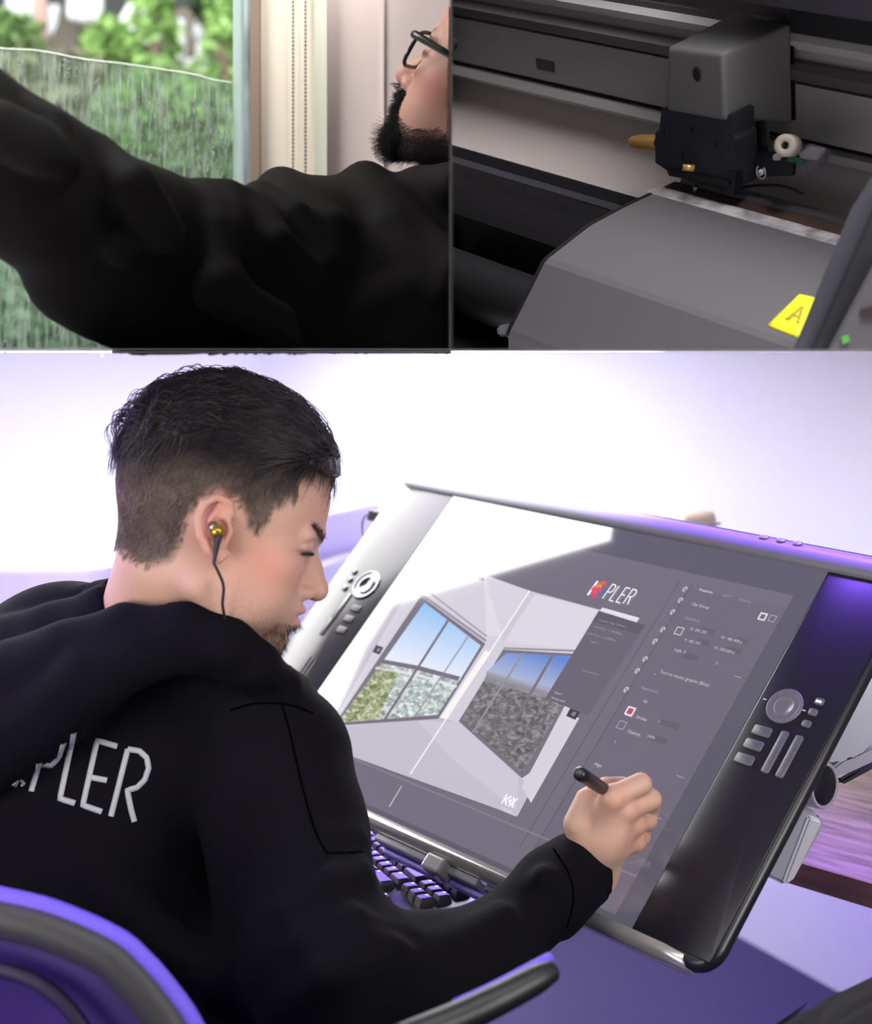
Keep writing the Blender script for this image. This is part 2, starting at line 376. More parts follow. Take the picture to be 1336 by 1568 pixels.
# the screen, one flat picture
SB = []          # (material, verts2d, faces, level)
SM = {}
def smat(rgb, k=1.0, key=None):
    key = key or ('screen_%d_%d_%d' % rgb)
    if key not in SM: SM[key] = mat(key, (.004, .004, .004), .07, emit=lin(rgb), estr=k, spec=.85, ior=1.6)
    return SM[key]
class Scr:
    def __init__(s): s.V = []; s.F = []; s.m = []; s.mats = []
    def mi(s, m):
        if m not in s.mats: s.mats.append(m)
        return s.mats.index(m)
    def poly(s, pts, m, lev=1, local=False):
        q = [p if local else loc(*p) for p in pts]; b = len(s.V)
        s.V += [(p[0], p[1], lev*.00007) for p in q]; s.F.append(tuple(range(b, b+len(q)))); s.m.append(s.mi(m))
    def stroke(s, pts, w, m, lev=2, local=False):
        q = [p if local else loc(*p) for p in pts]; V, Fc = stroke_geo(q, w); b = len(s.V)
        s.V += [(p[0], p[1], lev*.00007) for p in V]; s.F += [tuple(i+b for i in f) for f in Fc]; s.m += [s.mi(m)]*len(Fc)
    def text(s, t, at, size, m, lev=3, local=False, ang=0., shear=0.):
        q = at if local else loc(*at); V, Fc = text_geo(t, size); b = len(s.V); c, n = math.cos(ang), math.sin(ang)
        s.V += [(q[0]+(v[0]+v[1]*shear)*c-v[1]*n, q[1]+(v[0])*n+v[1]*c, lev*.00007) for v in V]; s.F += [tuple(i+b for i in f) for f in Fc]; s.m += [s.mi(m)]*len(Fc)
scr = Scr()
G0 = smat((90, 88, 102)); G1 = smat((113, 106, 120)); G2 = smat((103, 96, 110)); GD = smat((84, 78, 92)); W1 = smat((228, 224, 232)); W2 = smat((176, 170, 184)); WH = smat((252, 250, 253)); TXT = smat((198, 192, 204)); TX2 = smat((158, 152, 166))
scr.poly([(-.2755, -.1965), (.2775, -.1965), (.2775, .2012), (-.2755, .2012)], G0, 0, True)
scr.poly([(-.262, -.191), (.2545, -.191), (.2545, .166), (-.262, .166)], G1, 1, True)
scr.poly([(.132, -.170), (.2545, -.170), (.2545, .150), (.132, .150)], smat((109, 102, 117)), 2, True)
scr.stroke([(.117, -.17), (.117, .155)], .0008, GD, 3, True); scr.stroke([(.134, -.17), (.134, .155)], .0008, GD, 3, True)
scr.stroke([(-.262, -.152), (.2545, -.152)], .002, smat((128, 121, 134)), 3, True)
# artboard with the two rooms
AB = smat((211, 206, 217)); scr.poly([(-.243, -.143), (.092, -.143), (.092, .0975), (-.243, .0975)], AB, 3, True)
scr.poly([(742, 880), (812, 905), (764, 975), (745, 972)], smat((222, 218, 226)), 4)
scr.poly([(742, 880), (812, 905), (978, 950), (920, 990), (772, 984)], smat((203, 198, 211)), 4)
scr.poly([(820, 910), (978, 950), (940, 1000), (772, 984)], smat((218, 214, 224)), 5)
FLR = smat((196, 189, 203)); scr.poly([(512, 1114), (672, 1099), (703, 1106), (800, 1192), (813, 1212), (793, 1250), (516, 1150)], FLR, 5)
scr.poly([(640, 1104), (703, 1106), (795, 1190), (790, 1240), (690, 1160)], smat((205, 198, 212)), 6)
def emat(name, kind, c1, c2, c3=None):
    m = smat(c1, 1.0, name); nt = m.node_tree; b = nt.nodes['Principled BSDF']
    tc = nt.nodes.new('ShaderNodeTexCoord')
    r = nt.nodes.new('ShaderNodeValToRGB'); r.color_ramp.elements[0].color = (*lin(c1), 1); r.color_ramp.elements[1].color = (*lin(c2), 1)
    if kind == 'sky':
        sp = nt.nodes.new('ShaderNodeSeparateXYZ'); nt.links.new(tc.outputs['Object'], sp.inputs[0])
        mr = nt.nodes.new('ShaderNodeMapRange'); mr.inputs['From Min'].default_value = -.03; mr.inputs['From Max'].default_value = .07
        nt.links.new(sp.outputs['Y'], mr.inputs['Value']); nt.links.new(mr.outputs[0], r.inputs[0])
        if name == 'sky_picture_dusk': mr.inputs['From Min'].default_value = -.02; mr.inputs['From Max'].default_value = .03
    else:
        v = nt.nodes.new('ShaderNodeTexVoronoi'); v.inputs['Scale'].default_value = 320; nz = nt.nodes.new('ShaderNodeTexNoise'); nz.inputs['Scale'].default_value = 130; nz.inputs['Detail'].default_value = 5
        mp = nt.nodes.new('ShaderNodeMapping'); mp.inputs['Scale'].default_value = (.7, 1.2, 1); nt.links.new(tc.outputs['Object'], mp.inputs[0])
        nt.links.new(mp.outputs[0], v.inputs['Vector']); nt.links.new(mp.outputs[0], nz.inputs['Vector'])
        mx = nt.nodes.new('ShaderNodeMath'); mx.operation = 'MULTIPLY_ADD'; nt.links.new(v.outputs['Color'], mx.inputs[0]); mx.inputs[1].default_value = .45; nt.links.new(nz.outputs['Fac'], mx.inputs[2])
        nt.links.new(mx.outputs[0], r.inputs[0]); r.color_ramp.elements[0].position = .42; r.color_ramp.elements[1].position = .95
        e = r.color_ramp.elements.new(.66); e.color = (*lin(c3), 1)
    nt.links.new(r.outputs[0], b.inputs['Emission Color']); return m
SKY1 = emat('sky_picture_day', 'sky', (232, 238, 250), (104, 178, 240)); SKY2 = emat('sky_picture_dusk', 'sky', (190, 196, 214), (96, 134, 206))
CIT1 = emat('city_picture_day', 'city', (120, 136, 118), (236, 240, 240), (168, 182, 180)); CIT2 = emat('city_picture_dark', 'city', (78, 78, 80), (150, 146, 146), (106, 104, 108))
GRN = emat('park_picture', 'city', (92, 110, 70), (214, 214, 190), (138, 150, 96))
FR = smat((118, 110, 124)); FRL = smat((150, 143, 156))
scr.poly([(645, 913), (744, 986), (672, 1101), (511, 1112)], FR, 7)
scr.poly([(651, 923), (737, 989), (704, 1043), (588, 1012)], SKY1, 8)
scr.poly([(588, 1012), (704, 1043), (671, 1095), (518, 1107)], CIT1, 8)
scr.poly([(583, 1020), (612, 1030), (580, 1101), (518, 1107)], GRN, 9)
scr.stroke([(688, 949), (590, 1102)], .0042, FR, 10); scr.stroke([(719, 973), (636, 1098)], .0022, FRL, 10); scr.stroke([(579, 1012), (640, 1023), (704, 1040)], .0055, FR, 10)
scr.stroke([(576, 1023), (640, 1034), (700, 1052)], .003, smat((226, 226, 232)), 9)
scr.stroke([(641, 907), (745, 982)], .0028, FRL, 9); scr.stroke([(655, 905), (746, 975)], .0016, FRL, 9)
scr.poly([(744, 996), (752, 1000), (684, 1101), (675, 1099)], smat((246, 243, 240)), 10)
scr.poly([(771, 995), (905, 1003), (900, 1015), (812, 1184), (800, 1192), (703, 1105)], FR, 7)
scr.poly([(776, 1000), (898, 1006), (868, 1068), (745, 1030)], SKY2, 8)
scr.poly([(745, 1036), (868, 1070), (801, 1184), (707, 1103)], CIT2, 8)
scr.poly([(747, 1028), (868, 1060), (862, 1076), (742, 1044)], smat((150, 148, 162)), 8)
scr.stroke([(803, 1000), (762, 1062), (725, 1122)], .0028, FRL, 10); scr.stroke([(849, 1001), (812, 1065), (762, 1150)], .004, FR, 10)
scr.stroke([(772, 993), (905, 998)], .0025, FRL, 9)
scr.poly([(862, 1092), (888, 1100), (814, 1230), (800, 1206)], smat((214, 208, 218)), 10)
scr.poly([(606, 893), (628, 900), (506, 1114), (488, 1108)], smat((188, 181, 195)), 4)
scr.poly([(577, 988), (588, 992), (582, 1003), (571, 999)], smat((52, 47, 58)), 11); scr.poly([(874, 1085), (890, 1090), (882, 1103), (868, 1097)], smat((58, 53, 66)), 11)
scr.poly([(580, 993), (584, 994), (581, 999), (577, 997)], smat((140, 134, 148)), 12); scr.poly([(879, 1090), (884, 1092), (880, 1098), (875, 1095)], smat((130, 124, 138)), 12)
scr.stroke([(812, 905), (629, 1186)], .0016, WH, 12); scr.stroke([(616, 1204), (597, 1236)], .0009, W1, 12)
# dark floating panel and white bar above it
scr.poly([(918, 936), (989, 958), (901, 1096), (836, 1070)], smat((104, 97, 111)), 13)
scr.poly([(918, 936), (989, 958), (980, 972), (908, 952)], smat((92, 86, 99)), 14)
scr.stroke([(922, 933), (979, 949)], .0034, W1, 15)
for i in range(3): scr.text(('Transform  Align  Pathfinder', 'x  841.305 px    w  481.808 px', 'y  841.767 px    h  252.069 px')[i], (917-9*i, 951+10*i), .0034, TX2, 15)
scr.text('angle  0', (905, 984), .0034, TX2, 15); scr.stroke([(892, 1027), (918, 1034)], .0005, TX2, 15)
scr.text('Export', (850, 1062), .0034, TXT, 15); scr.text('Settings saved', (845, 1070), .0034, TXT, 15)
# coloured logo and lettering on the canvas
def lg(pts): # logo strokes given in a unit box (x right, y up), placed on the canvas
    o_ = loc(901, 912); return [(o_[0]+x*.01+y*.0008, o_[1]+y*.01) for x, y in pts]
scr.stroke(lg([(0, 0), (0, 1.95)]), .0028, WH, 15, True)
for k, (cc, pp) in enumerate([((240, 92, 64), [(.05, 1.0), (.75, 1.9), (1.3, 1.9)]), ((247, 140, 60), [(.05, 1.0), (.6, 1.45), (1.0, 1.4)]), ((236, 70, 110), [(.05, 1.0), (1.2, 1.0)]), ((226, 60, 130), [(.05, 1.0), (.65, .1), (1.3, .05)]), ((240, 80, 80), [(.2, .9), (.6, .55), (1.0, .55)])]):
    scr.stroke(lg(pp), .0034, smat(cc), 16+k, True)
for x, y, cc in ((1.5, 1.85, (120, 90, 200)), (1.4, 1.35, (200, 70, 150)), (1.5, 1.0, (100, 100, 220)), (1.5, .15, (70, 110, 230)), (1.35, .6, (110, 90, 220)), (1.75, 1.5, (90, 100, 210)), (1.75, .5, (70, 130, 240))):
    scr.stroke(lg([(x, y), (x+.18, y)]), .0018, smat(cc), 21, True)
arc = lambda cx, cy, rx, ry, a0, a1, n=8: [(cx+rx*math.cos(math.radians(a0+(a1-a0)*i/n)), cy+ry*math.sin(math.radians(a0+(a1-a0)*i/n))) for i in range(n+1)]
LET = {'P': [[(0, 0), (0, 1)]+arc(.32, .74, .26, .26, 90, -90)+[(0, .48)]], 'L': [[(0, 1), (0, 0), (.5, 0)]], 'E': [[(.52, 1), (0, 1), (0, 0), (.52, 0)], [(0, .52), (.46, .52)]],
       'R': [[(0, 0), (0, 1)]+arc(.34, .75, .25, .25, 90, -90)+[(.1, .5)], [(.32, .5), (.56, 0)]], 'K': [[(0, 0), (0, 1)], [(.55, 1), (.05, .5), (.55, 0)]], 'X': [[(0, 0), (.6, 1)], [(0, 1), (.6, 0)]], 'O': [arc(.3, .5, .3, .5, 0, 360, 16)]}
for i, ch in enumerate('PLER'):
    for st in LET[ch]: scr.stroke(lg([(2.2+i*.98+x*1.15, y*1.95) for x, y in st]), .0014, WH, 22, True)
def lg2(pts): o_ = loc(769, 1231); return [(o_[0]+x*.0088, o_[1]+y*.0105) for x, y in pts]
scr.stroke(lg2([(0, 0), (0, 1)]), .0017, WH, 15, True); scr.stroke(lg2([(.75, 1.0), (.2, .5), (.75, 0)]), .0017, WH, 15, True)
scr.stroke(lg2(arc(.95, .5, .12, .14, 0, 360, 10)), .0015, WH, 16, True); scr.stroke(lg2([(1.15, 1), (1.75, 0)]), .0017, WH, 17, True); scr.stroke(lg2([(1.15, 0), (1.75, 1)]), .0017, WH, 18, True)
scr.text('WORKSHOP', (768, 1239), .0026, W1, 15)
# editor column on the right, local coordinates
def T(s, px, py, z=.0046, m=TXT): scr.text(s, (px, py), z, m, 15)
T('Properties', 1071, 905, .0042, W1); T('Layers', 1107, 913, .0042, TX2); T('Libraries', 1132, 920, .0042, TX2)
T('Clip Group', 1059, 927, .0050); T('Transform', 1048, 948, .0048, TX2)
for s, x, y in (('X:  841.305', 1057, 965), ('W:  481.808 p', 1104, 978), ('Y:  841.767', 1048, 982), ('H:  252.069 p', 1094, 994), ('angle  0', 1033, 997)): T(s, x, y, .0046)
T('flip', 1095, 1017, .0042, TX2); T('Turn to vector graphic (Beta)', 1011, 1031, .0052); T('Appearance', 982, 1055, .0046, TX2); T('Fill', 985, 1076); T('Stroke', 974, 1100, .0052); T('Opacity', 961, 1122, .0052)
T('100%', 991, 1129); T('Align', 910, 1172, .005); T('v', 1008, 1107); T('>', 1001, 1035)
for x, y in ((1050, 903), (1043, 920), (1031, 938), (1016, 965), (1004, 983), (989, 1010), (977, 1028), (960, 1057)):
    c_ = loc(x, y); scr.stroke([(c_[0]+.0022*math.cos(t), c_[1]+.0028*math.sin(t)) for t in np.linspace(0, 5.2, 9)], .0012, TXT, 15, True)
    scr.stroke([(c_[0]-.001, c_[1]-.003), (c_[0]+.002, c_[1]+.003)], .0010, TXT, 16, True)
def sq(px, py, s, m, lev=15, w=.0011): c_ = loc(px, py); scr.stroke([(c_[0]-s, c_[1]-s), (c_[0]+s, c_[1]-s), (c_[0]+s, c_[1]+s), (c_[0]-s, c_[1]+s), (c_[0]-s, c_[1]-s*1.1)], w, m, lev, True)
sq(1041, 967, .0042, TXT); sq(1169, 945, .0036, W1, 15, .0016); sq(1184, 948, .0034, TX2); sq(966, 1090, .0040, W1, 15, .0024); sq(966, 1090, .0026, smat((226, 74, 84)), 16, .0016); sq(953, 1111, .0042, TX2)
for x, y in ((1100, 966), (1098, 982)):
    pass
for x0, y0, x1, y1 in ((1075, 962, 1094, 968), (1066, 979, 1086, 985), (1124, 977, 1145, 984), (1113, 991, 1134, 998), (1045, 1000, 1070, 1007), (1012, 1103, 1040, 1112), (995, 1126, 1022, 1134)):
    p0 = loc(x0, y0+2); p1 = loc(x1, y1+2); scr.stroke([(p0[0], p0[1]), (p1[0], p0[1])], .0062, smat((98, 92, 106)), 4, True)
for x0, y0, x1, y1 in ((1126, 1036, 1136, 1039), (1037, 1188, 1048, 1192), (1004, 1252, 1013, 1255)): scr.stroke([(x0, y0), (x1, y1)], .0009, TX2, 15)
T('A', 940, 1138, .005, TX2); T('Text', 876, 1238, .004, TX2)
screen = mesh_obj('screen', scr.V, scr.F, scr.mats, tab, mi=scr.m)
# buttons and touch rings
BTN = mat('button_grey', (.10, .097, .115), .42); BTND = mat('button_dark', (.03, .03, .04), .3, spec=.8)
def button(px, py, wa, wb, m, hgt=.0016, r=.0022, dip=True):
    c_ = loc(px, py)
    o = plate('button', -wa/2, wa/2, -wb/2, wb/2, r, [(0, 0), (hgt*.6, 0), (hgt, .0007)], m, tab, 4); o.matrix_local = Matrix.Translation((c_[0], c_[1], 0)); return o
for x, y in ((1168, 1120), (1155, 1141), (1141, 1163)): button(x, y, .020, .0105, BTN)
mk = button(1188, 1152, .0085, .045, BTN); button(1210, 1159, .0085, .045, BTN)
for x, y in ((1256, 1075), (1246, 1091), (1236, 1109)): b_ = button(x, y, .0095, .0072, BTN)
o = plate('indicator', -.0028, .0028, -.001, .001, .0008, [(0, 0), (.0005, 0)], mat('white_led', (.9, .9, .9), .3, emit=(.9, .85, 1), estr=1.2), tab, 3)
c_ = loc(1256, 1076); o.matrix_local = Matrix.Translation((c_[0], c_[1], .0018))
for x, y in ((1172, 1071), (1232, 1088)):
    o = plate('indicator', -.0022, .0022, -.0006, .0006, .0005, [(0, 0), (.0004, 0)], mat('white_mark', (.8, .8, .85), .4), tab, 3); c_ = loc(x, y); o.matrix_local = Matrix.Translation((c_[0], c_[1], .0001))
def ring(px, py, R, m, m2):
    c_ = loc(px, py); prof = [(R, 0), (R, .0012), (R-.001, .002), (R-.0035, .0012), (R*.62, .0002), (R*.55, .0016), (R*.5, .0016), (R*.44, .0006), (0.0001, .0004)]
    V = []; Fc = []; n = 40
    for r_, z in prof: V += [(r_*math.cos(2*math.pi*j/n), r_*math.sin(2*math.pi*j/n), z) for j in range(n)]
    for i in range(len(prof)-1):
        for j in range(n): Fc.append((i*n+j, i*n+(j+1) % n, (i+1)*n+(j+1) % n, (i+1)*n+j))
    o = mesh_obj('touch_ring', V, Fc, m, tab, True); o.matrix_local = Matrix.Translation((c_[0], c_[1], .0003))
ring(1203, 1082, .0185, mat('ring_grey', (.14, .135, .16), .3), None)
ring(562, 896, .021, mat('ring_gloss', (.012, .012, .02), .1, spec=.9), None)
for x, y in ((544, 876), (537, 888), (529, 901)): button(x, y, .009, .0085, BTND, .002, .004)
BTL = mat('button_left', (.05, .046, .055), .5, spec=.3)
for x, y in ((546, 932), (535, 948), (524, 965)): button(x, y, .0175, .0095, BTL, .0018, .0015)
button(524, 929, .0075, .040, BTND, .002, .003); button(508, 950, .0075, .045, BTND, .002, .003)
for k in range(3):   # three small keys in the top cap
    x, y = ((1160, 843), (1186, 848), (1211, 854))[k]; a = loc(x, y)[0]
    o = plate('button', -.0052, .0052, -.0042, .0042, .0035, [(0, 0), (.001, 0), (.0016, .0012)], mat('cap_button', (.2, .19, .26), .35), tab, 4)
    o.matrix_local = Matrix.Translation((a, .2255, .0010)) @ Matrix.Rotation(math.radians(-32), 4, 'X')
# speaker slots low on the left bezel
for k in range(3):
    c_ = loc(468+4*k, 1018+3*k); o = plate('speaker_slot', -.0008, .0008, -.012, .012, .0007, [(0, 0), (.0006, 0)], mat('slot', (.004, .004, .005), .5), tab, 3); o.matrix_local = Matrix.Translation((c_[0], c_[1], .0003))
# pen tray clip pieces under the lip
CH = mat('tray_gloss', (.30, .30, .31), .14, spec=.9)
def under(name, px0, px1, b0, b1, c0, c1, m, bev=.002):
    a0 = loc(*px0)[0]; a1 = loc(*px1)[0]; bm = bmesh.new(); bx(bm, (a0, b0, c0), (a1, b1, c1), bev, 2); return bm_obj(name, bm, m, tab)
under('tray_rail', (575, 1262), (730, 1335), -.2185, -.2105, -.030, -.008, CH); under('tray_rail', (580, 1270), (830, 1390), -.2245, -.219, -.034, -.02, mat('tray_violet', lin((150, 136, 235)), .35))
under('tray_clip', (664, 1295), (690, 1310), -.226, -.209, -.02, .0025, CH, .003); under('tray_rail', (740, 1340), (800, 1370), -.2185, -.2105, -.03, -.010, mat('tray_dark', (.06, .06, .07), .2, spec=.9))
# stand : silver side plates with a hinge disc
st = tag(empty('display_stand', desk_pt(-.03, -.09, 0)), 'silver hinged stand arm with round black pivot right of the pen display', 'stand')
SIL = mat('silver_plate', lin((188, 190, 204)), .3, metal=.35, bump=.02, bscale=80)
stM = st.matrix_basis.inverted()
def slab_px(name, pts, Y, th, m, parent, bev=.003):
    """plate with the given outline facing the viewer side, real thickness going back"""
    nrm = np.array([-.35, .85, -.0]); nrm /= np.linalg.norm(nrm); V = [P(x, y, Y) for x, y in pts]; V2 = [v+nrm*th for v in V]; n = len(V)
    bm = bmesh.new(); vs = [bm.verts.new(v) for v in V+V2]
    bm.faces.new(vs[:n]); bm.faces.new(vs[n:][::-1])
    for i in range(n): bm.faces.new((vs[i], vs[(i+1) % n], vs[n+(i+1) % n], vs[n+i]))
    if bev: bmesh.ops.bevel(bm, geom=[e for e in bm.edges], offset=bev, segments=2, affect='EDGES')
    L = Matrix.Translation(-parent.location) if parent else None
    o = bm_obj(name, bm, m, parent, M=L); smooth_angle(o, 40); return o
slab_px('lower_plate', [(1216, 1206), (1231, 1222), (1236, 1236), (1240, 1244), (1262, 1252), (1264, 1266), (1216, 1352), (1206, 1357), (1165, 1338), (1150, 1325)], 1.47, .03, SIL, st)
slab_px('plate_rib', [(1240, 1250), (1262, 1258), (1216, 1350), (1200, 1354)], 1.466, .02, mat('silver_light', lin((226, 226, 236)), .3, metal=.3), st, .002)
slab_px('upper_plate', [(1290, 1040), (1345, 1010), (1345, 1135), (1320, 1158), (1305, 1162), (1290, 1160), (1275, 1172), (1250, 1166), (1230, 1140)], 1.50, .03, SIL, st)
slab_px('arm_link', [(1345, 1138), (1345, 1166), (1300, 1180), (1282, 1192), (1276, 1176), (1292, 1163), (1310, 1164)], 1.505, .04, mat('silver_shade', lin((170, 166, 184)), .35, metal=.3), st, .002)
hc = P(1263, 1203, 1.455); hn = np.array([.66, -.75, .05]); hn /= np.linalg.norm(hn)
def disc(name, c, n, R, th, m, parent, ro=None):
    q = Vector(n).to_track_quat('Z', 'Y').to_matrix().to_4x4(); V = []; Fc = []; seg = 32
    prof = [(R, -th), (R, 0), (R*.97, .0012), (R*.86, .0012), (R*.82, -.001), (.0001, -.001)] if ro else [(R, -th), (R, 0), (R*.93, .001), (.0001, .001)]
    for r_, z in prof: V += [(r_*math.cos(2*math.pi*j/seg), r_*math.sin(2*math.pi*j/seg), z) for j in range(seg)]
    for i in range(len(prof)-1):
        for j in range(seg): Fc.append((i*seg+j, i*seg+(j+1) % seg, (i+1)*seg+(j+1) % seg, (i+1)*seg+j))
    M = Matrix.Translation(Vector(c)-parent.location) @ q
    o = mesh_obj(name, V, Fc, m, parent, M=M); smooth_angle(o, 40); return o
disc('hinge_ring', hc, hn, .0215, .03, SIL, st, True); disc('hinge_cap', hc+hn*.0002, hn, .0178, .002, mat('hinge_black', (.008, .008, .014), .35), st)
slab_px('hinge_arm', [(1285, 1195), (1345, 1160), (1345, 1176), (1292, 1204)], 1.53, .05, mat('arm_black', (.012, .011, .018), .4), st, .003)
slab_px('base_foot', [(1150, 1130), (1200, 1130), (1235, 1245), (1180, 1290)], 1.56, .06, mat('arm_black', (.012, .011, .018), .4), st, .004)
# cable with plug behind the left top corner
cb = tag(empty('display_cable', P(575, 790, 2.06)), 'thin dark cable with a small plug behind the upper left corner of the display', 'cable')
bm = bmesh.new(); bx(bm, (-.010, -.006, -.007), (.022, .006, .007), .002); bm_obj('plug', bm, mat('plug_dark', (.06, .05, .06), .4), cb, M=Matrix.Rotation(math.radians(12), 4, 'Y'))
L = np.array([P(568, 789, 2.06), P(561, 789, 2.06), P(556, 797, 2.06), P(555, 812, 2.06), P(557, 828, 2.05), P(560, 842, 2.04), P(575, 870, 2.0)])-np.array(cb.location)
tube('cord', L, .0012, mat('cord_dark', (.02, .018, .025), .5), cb, 8, 30)
# glare source: added glowing panel, outlined to match the screen glare (edge-on from here)
CP = [(.02, 1.83), (-.37, 2.03), (-.47, 2.025), (-.60, 2.0), (-.66, 2.05), (-.80, 2.07), (-1.05, 2.09), (-1.05, 2.55), (.12, 2.55), (.30, 2.2), (.14, 1.9)]
n_ = len(CP); o = mesh_obj('glare_panel', [(x, y, H-.0001) for x, y in CP]+[(x, y, H-.00002) for x, y in CP], [tuple(range(n_))[::-1], tuple(range(n_, 2*n_))]+[(i, (i+1) % n_, n_+(i+1) % n_, n_+i) for i in range(n_)], mat('glare_panel_glow', (.9, .9, .9), .5, emit=(1, .985, .96), estr=11))
tag(o, 'added flat white panel above the lower room, shaped for the screen glare', 'glare panel')
CP2 = [(-1.3, 1.35), (-.62, 1.35), (-.70, 1.92), (-1.3, 1.92)]  # second added panel, placed to reflect as glare in the bottom lip
o = mesh_obj('glare_panel', [(x, y, H-.0001) for x, y in CP2]+[(x, y, H-.00002) for x, y in CP2], [(3, 2, 1, 0), (4, 5, 6, 7)]+[(i, (i+1) % 4, 4+(i+1) % 4, 4+i) for i in range(4)], mat('glare_panel_glow_side', (.9, .9, .9), .5, emit=(1, .985, .96), estr=8))
tag(o, 'smaller added white panel left of the seated man, for the lip glare', 'glare panel')
# ------------------------------------------------------------------ keyboard on a pull-out tray
kz = .742
def onz(px, py, z): Y = (H-z)*F/(py-PY); return np.array([(px-PX)/F*Y, Y, z])
ko = onz(600, 1278, kz); kd = onz(745, 1392, kz)-ko; kd[2] = 0; kd /= np.linalg.norm(kd); kn = np.array([kd[1], -kd[0], 0]); kn = kn if kn[0] < 0 else -kn
# keyboard frame: x along kd (to its right end), y towards the far/top row side
right_end = onz(745, 1392, kz)
ky = -kn; KM = Matrix(((kd[0], ky[0], 0, right_end[0]), (kd[1], ky[1], 0, right_end[1]), (0, 0, 1, kz), (0, 0, 0, 1)))
kb = tag(empty('keyboard', M=KM), 'black keyboard with violet lit keys under the lower edge of the pen display', 'keyboard')
KB = mat('key_black', (.055, .053, .065), .4); KBV = mat('keyboard_case', (.02, .02, .026), .35)
bm = bmesh.new(); bx(bm, (-.362, -.135, -.02), (.012, .012, .006), .004, 2); smooth_angle(bm_obj('case', bm, KBV, kb), 30)
def key_mesh(w, d):
    bm = bmesh.new(); L = []
    for z, i, s in ((0, 0, 0), (.004, .0006, 0), (.0078, .0022, 0), (.0084, .0032, 0)):
        L.append([(x, y, z) for x, y in rrect(i, w-i, i, d-i, .0015, 2)])
    V, Fc = loft(L); me = bpy.data.meshes.new('key'); me.from_pydata(V, [], Fc); me.materials.append(KB); return me
KM_ = {}
PT = .0188; nk = 0
rows = [[1, 'g', 1, 1, 1, 1, 'h', 1, 1, 1, 1, 'h', 1, 1, 1, 1, 'h', 1, 1, 1], [1]*13+[2, 'h', 1, 1, 1], [1.5]+[1]*12+[1.5, 'h', 1, 1, 1], [1.75]+[1]*11+[2.25], [2.25]+[1]*10+[2.75, 'h', 'g', 1], [1.25]*3+[6.25]+[1.25]*4+['h', 1, 1, 1]]
LEG = []
for r, row in enumerate(rows):
    x = -.355; y = -.010-(r+1)*PT-(.004 if r > 0 else 0)+.004
    for it in row:
        if it == 'g': x += PT; continue
        if it == 'h': x += PT*.32; continue
        if it not in KM_: KM_[it] = key_mesh(it*PT-.0022, PT-.0022)
        o = bpy.data.objects.new('key', KM_[it]); COL.objects.link(o); o.parent = kb; o.location = (x, y, .006)
        if it < 2.3: LEG += [((x+.005, y+.0098, .0146), (x+.0085, y+.0132, .0146))]
        x += it*PT
V = []; Fc = []
for a, b in LEG:
    i = len(V); V += [(a[0], a[1], a[2]), (b[0], a[1], a[2]), (b[0], b[1], b[2]), (a[0], b[1], b[2])]; Fc.append((i, i+1, i+2, i+3))
o = mesh_obj('legend', V, Fc, mat('key_legend', (.85, .83, .95), .4, emit=(.8, .75, 1), estr=.5), kb); o['kind'] = 'stuff'
bm = bmesh.new(); bx(bm, (-.42, -.155, kz-.045), (.075, .03, kz-.022), .004); o = bm_obj('keyboard_tray', bm, mat('tray_board', (.012, .011, .016), .4), None, M=Matrix(((kd[0], ky[0], 0, right_end[0]), (kd[1], ky[1], 0, right_end[1]), (0, 0, 1, 0), (0, 0, 0, 1))))
tag(o, 'black tray board carrying the keyboard below the display', 'tray')
# ------------------------------------------------------------------ swivel chair under the seated man
ch = tag(empty('office_chair', (-.33, 1.18, 0)), 'office chair with violet edged grey rim and purple mesh back behind the seated man', 'chair')
cO = -np.array(ch.location)
rim = [(-640, 1700), (-560, 1500), (-400, 1390), (-200, 1352), (-60, 1358), (0, 1371), (85, 1392), (180, 1434), (225, 1472), (262, 1515), (298, 1568), (350, 1680), (370, 1850), (330, 2050), (200, 2180), (-100, 2230), (-400, 2180), (-600, 2000), (-650, 1850), (-640, 1700)]
def rimpt(x, y, d=0): 
    Y = 1.10-.02*((x+150)/400)**2+d; return P(x, y, Y)
def offs(pts, k):
    c0 = np.array([-140., 1790.]); q = np.array(pts, float); v = q-c0; L_ = np.linalg.norm(v, axis=1)[:, None]; return [tuple(a) for a in c0+v*(L_-k)/L_]
V0 = spline([rimpt(*p, .006) for p in offs(rim, 4)], 110)+cO
tube('violet_edge', V0, .0078, mat('violet_piping', lin((108, 86, 222)), .6, bump=.3, bscale=900, dist=.0006), ch, 10)
V1 = spline([rimpt(*p, .0) for p in offs(rim, 36)], 110)+cO
tube('frame_rim', V1, .0135, mat('rim_grey', lin((54, 53, 56)), .55, bump=.12, bscale=500, dist=.0006), ch, 14)
ins = offs(rim, 50); cen = np.mean(np.array([rimpt(*p, .06) for p in ins]), 0); V = []; Fc = []; m_ = 60; ir = spline([rimpt(*p, .012) for p in ins], m_+1)[:m_]
for k, s in enumerate((1, .85, .65, .4, .15)):
    for q in ir: w_ = q*s+cen*(1-s); V.append(w_+np.array([0, .035*(1-s)**.7+.006*math.sin(9*w_[0]*6+w_[2]*30)*(1-s)**.5, 0])+cO)
for k in range(4):
    for j in range(m_): Fc.append((k*m_+j, k*m_+(j+1) % m_, (k+1)*m_+(j+1) % m_, (k+1)*m_+j))
Fc.append(tuple(4*m_+j for j in range(m_))); o = mesh_obj('mesh_back', V, Fc, mat('purple_mesh', lin((58, 34, 112)), .7, bump=.2, bscale=400), ch, True)
sm_ = o.modifiers.new('t', 'SOLIDIFY'); sm_.thickness = .006
V2 = spline([rimpt(x, y, -.004) for x, y in ((-60, 1475), (20, 1490), (80, 1520), (130, 1580), (150, 1660))], 20)+cO
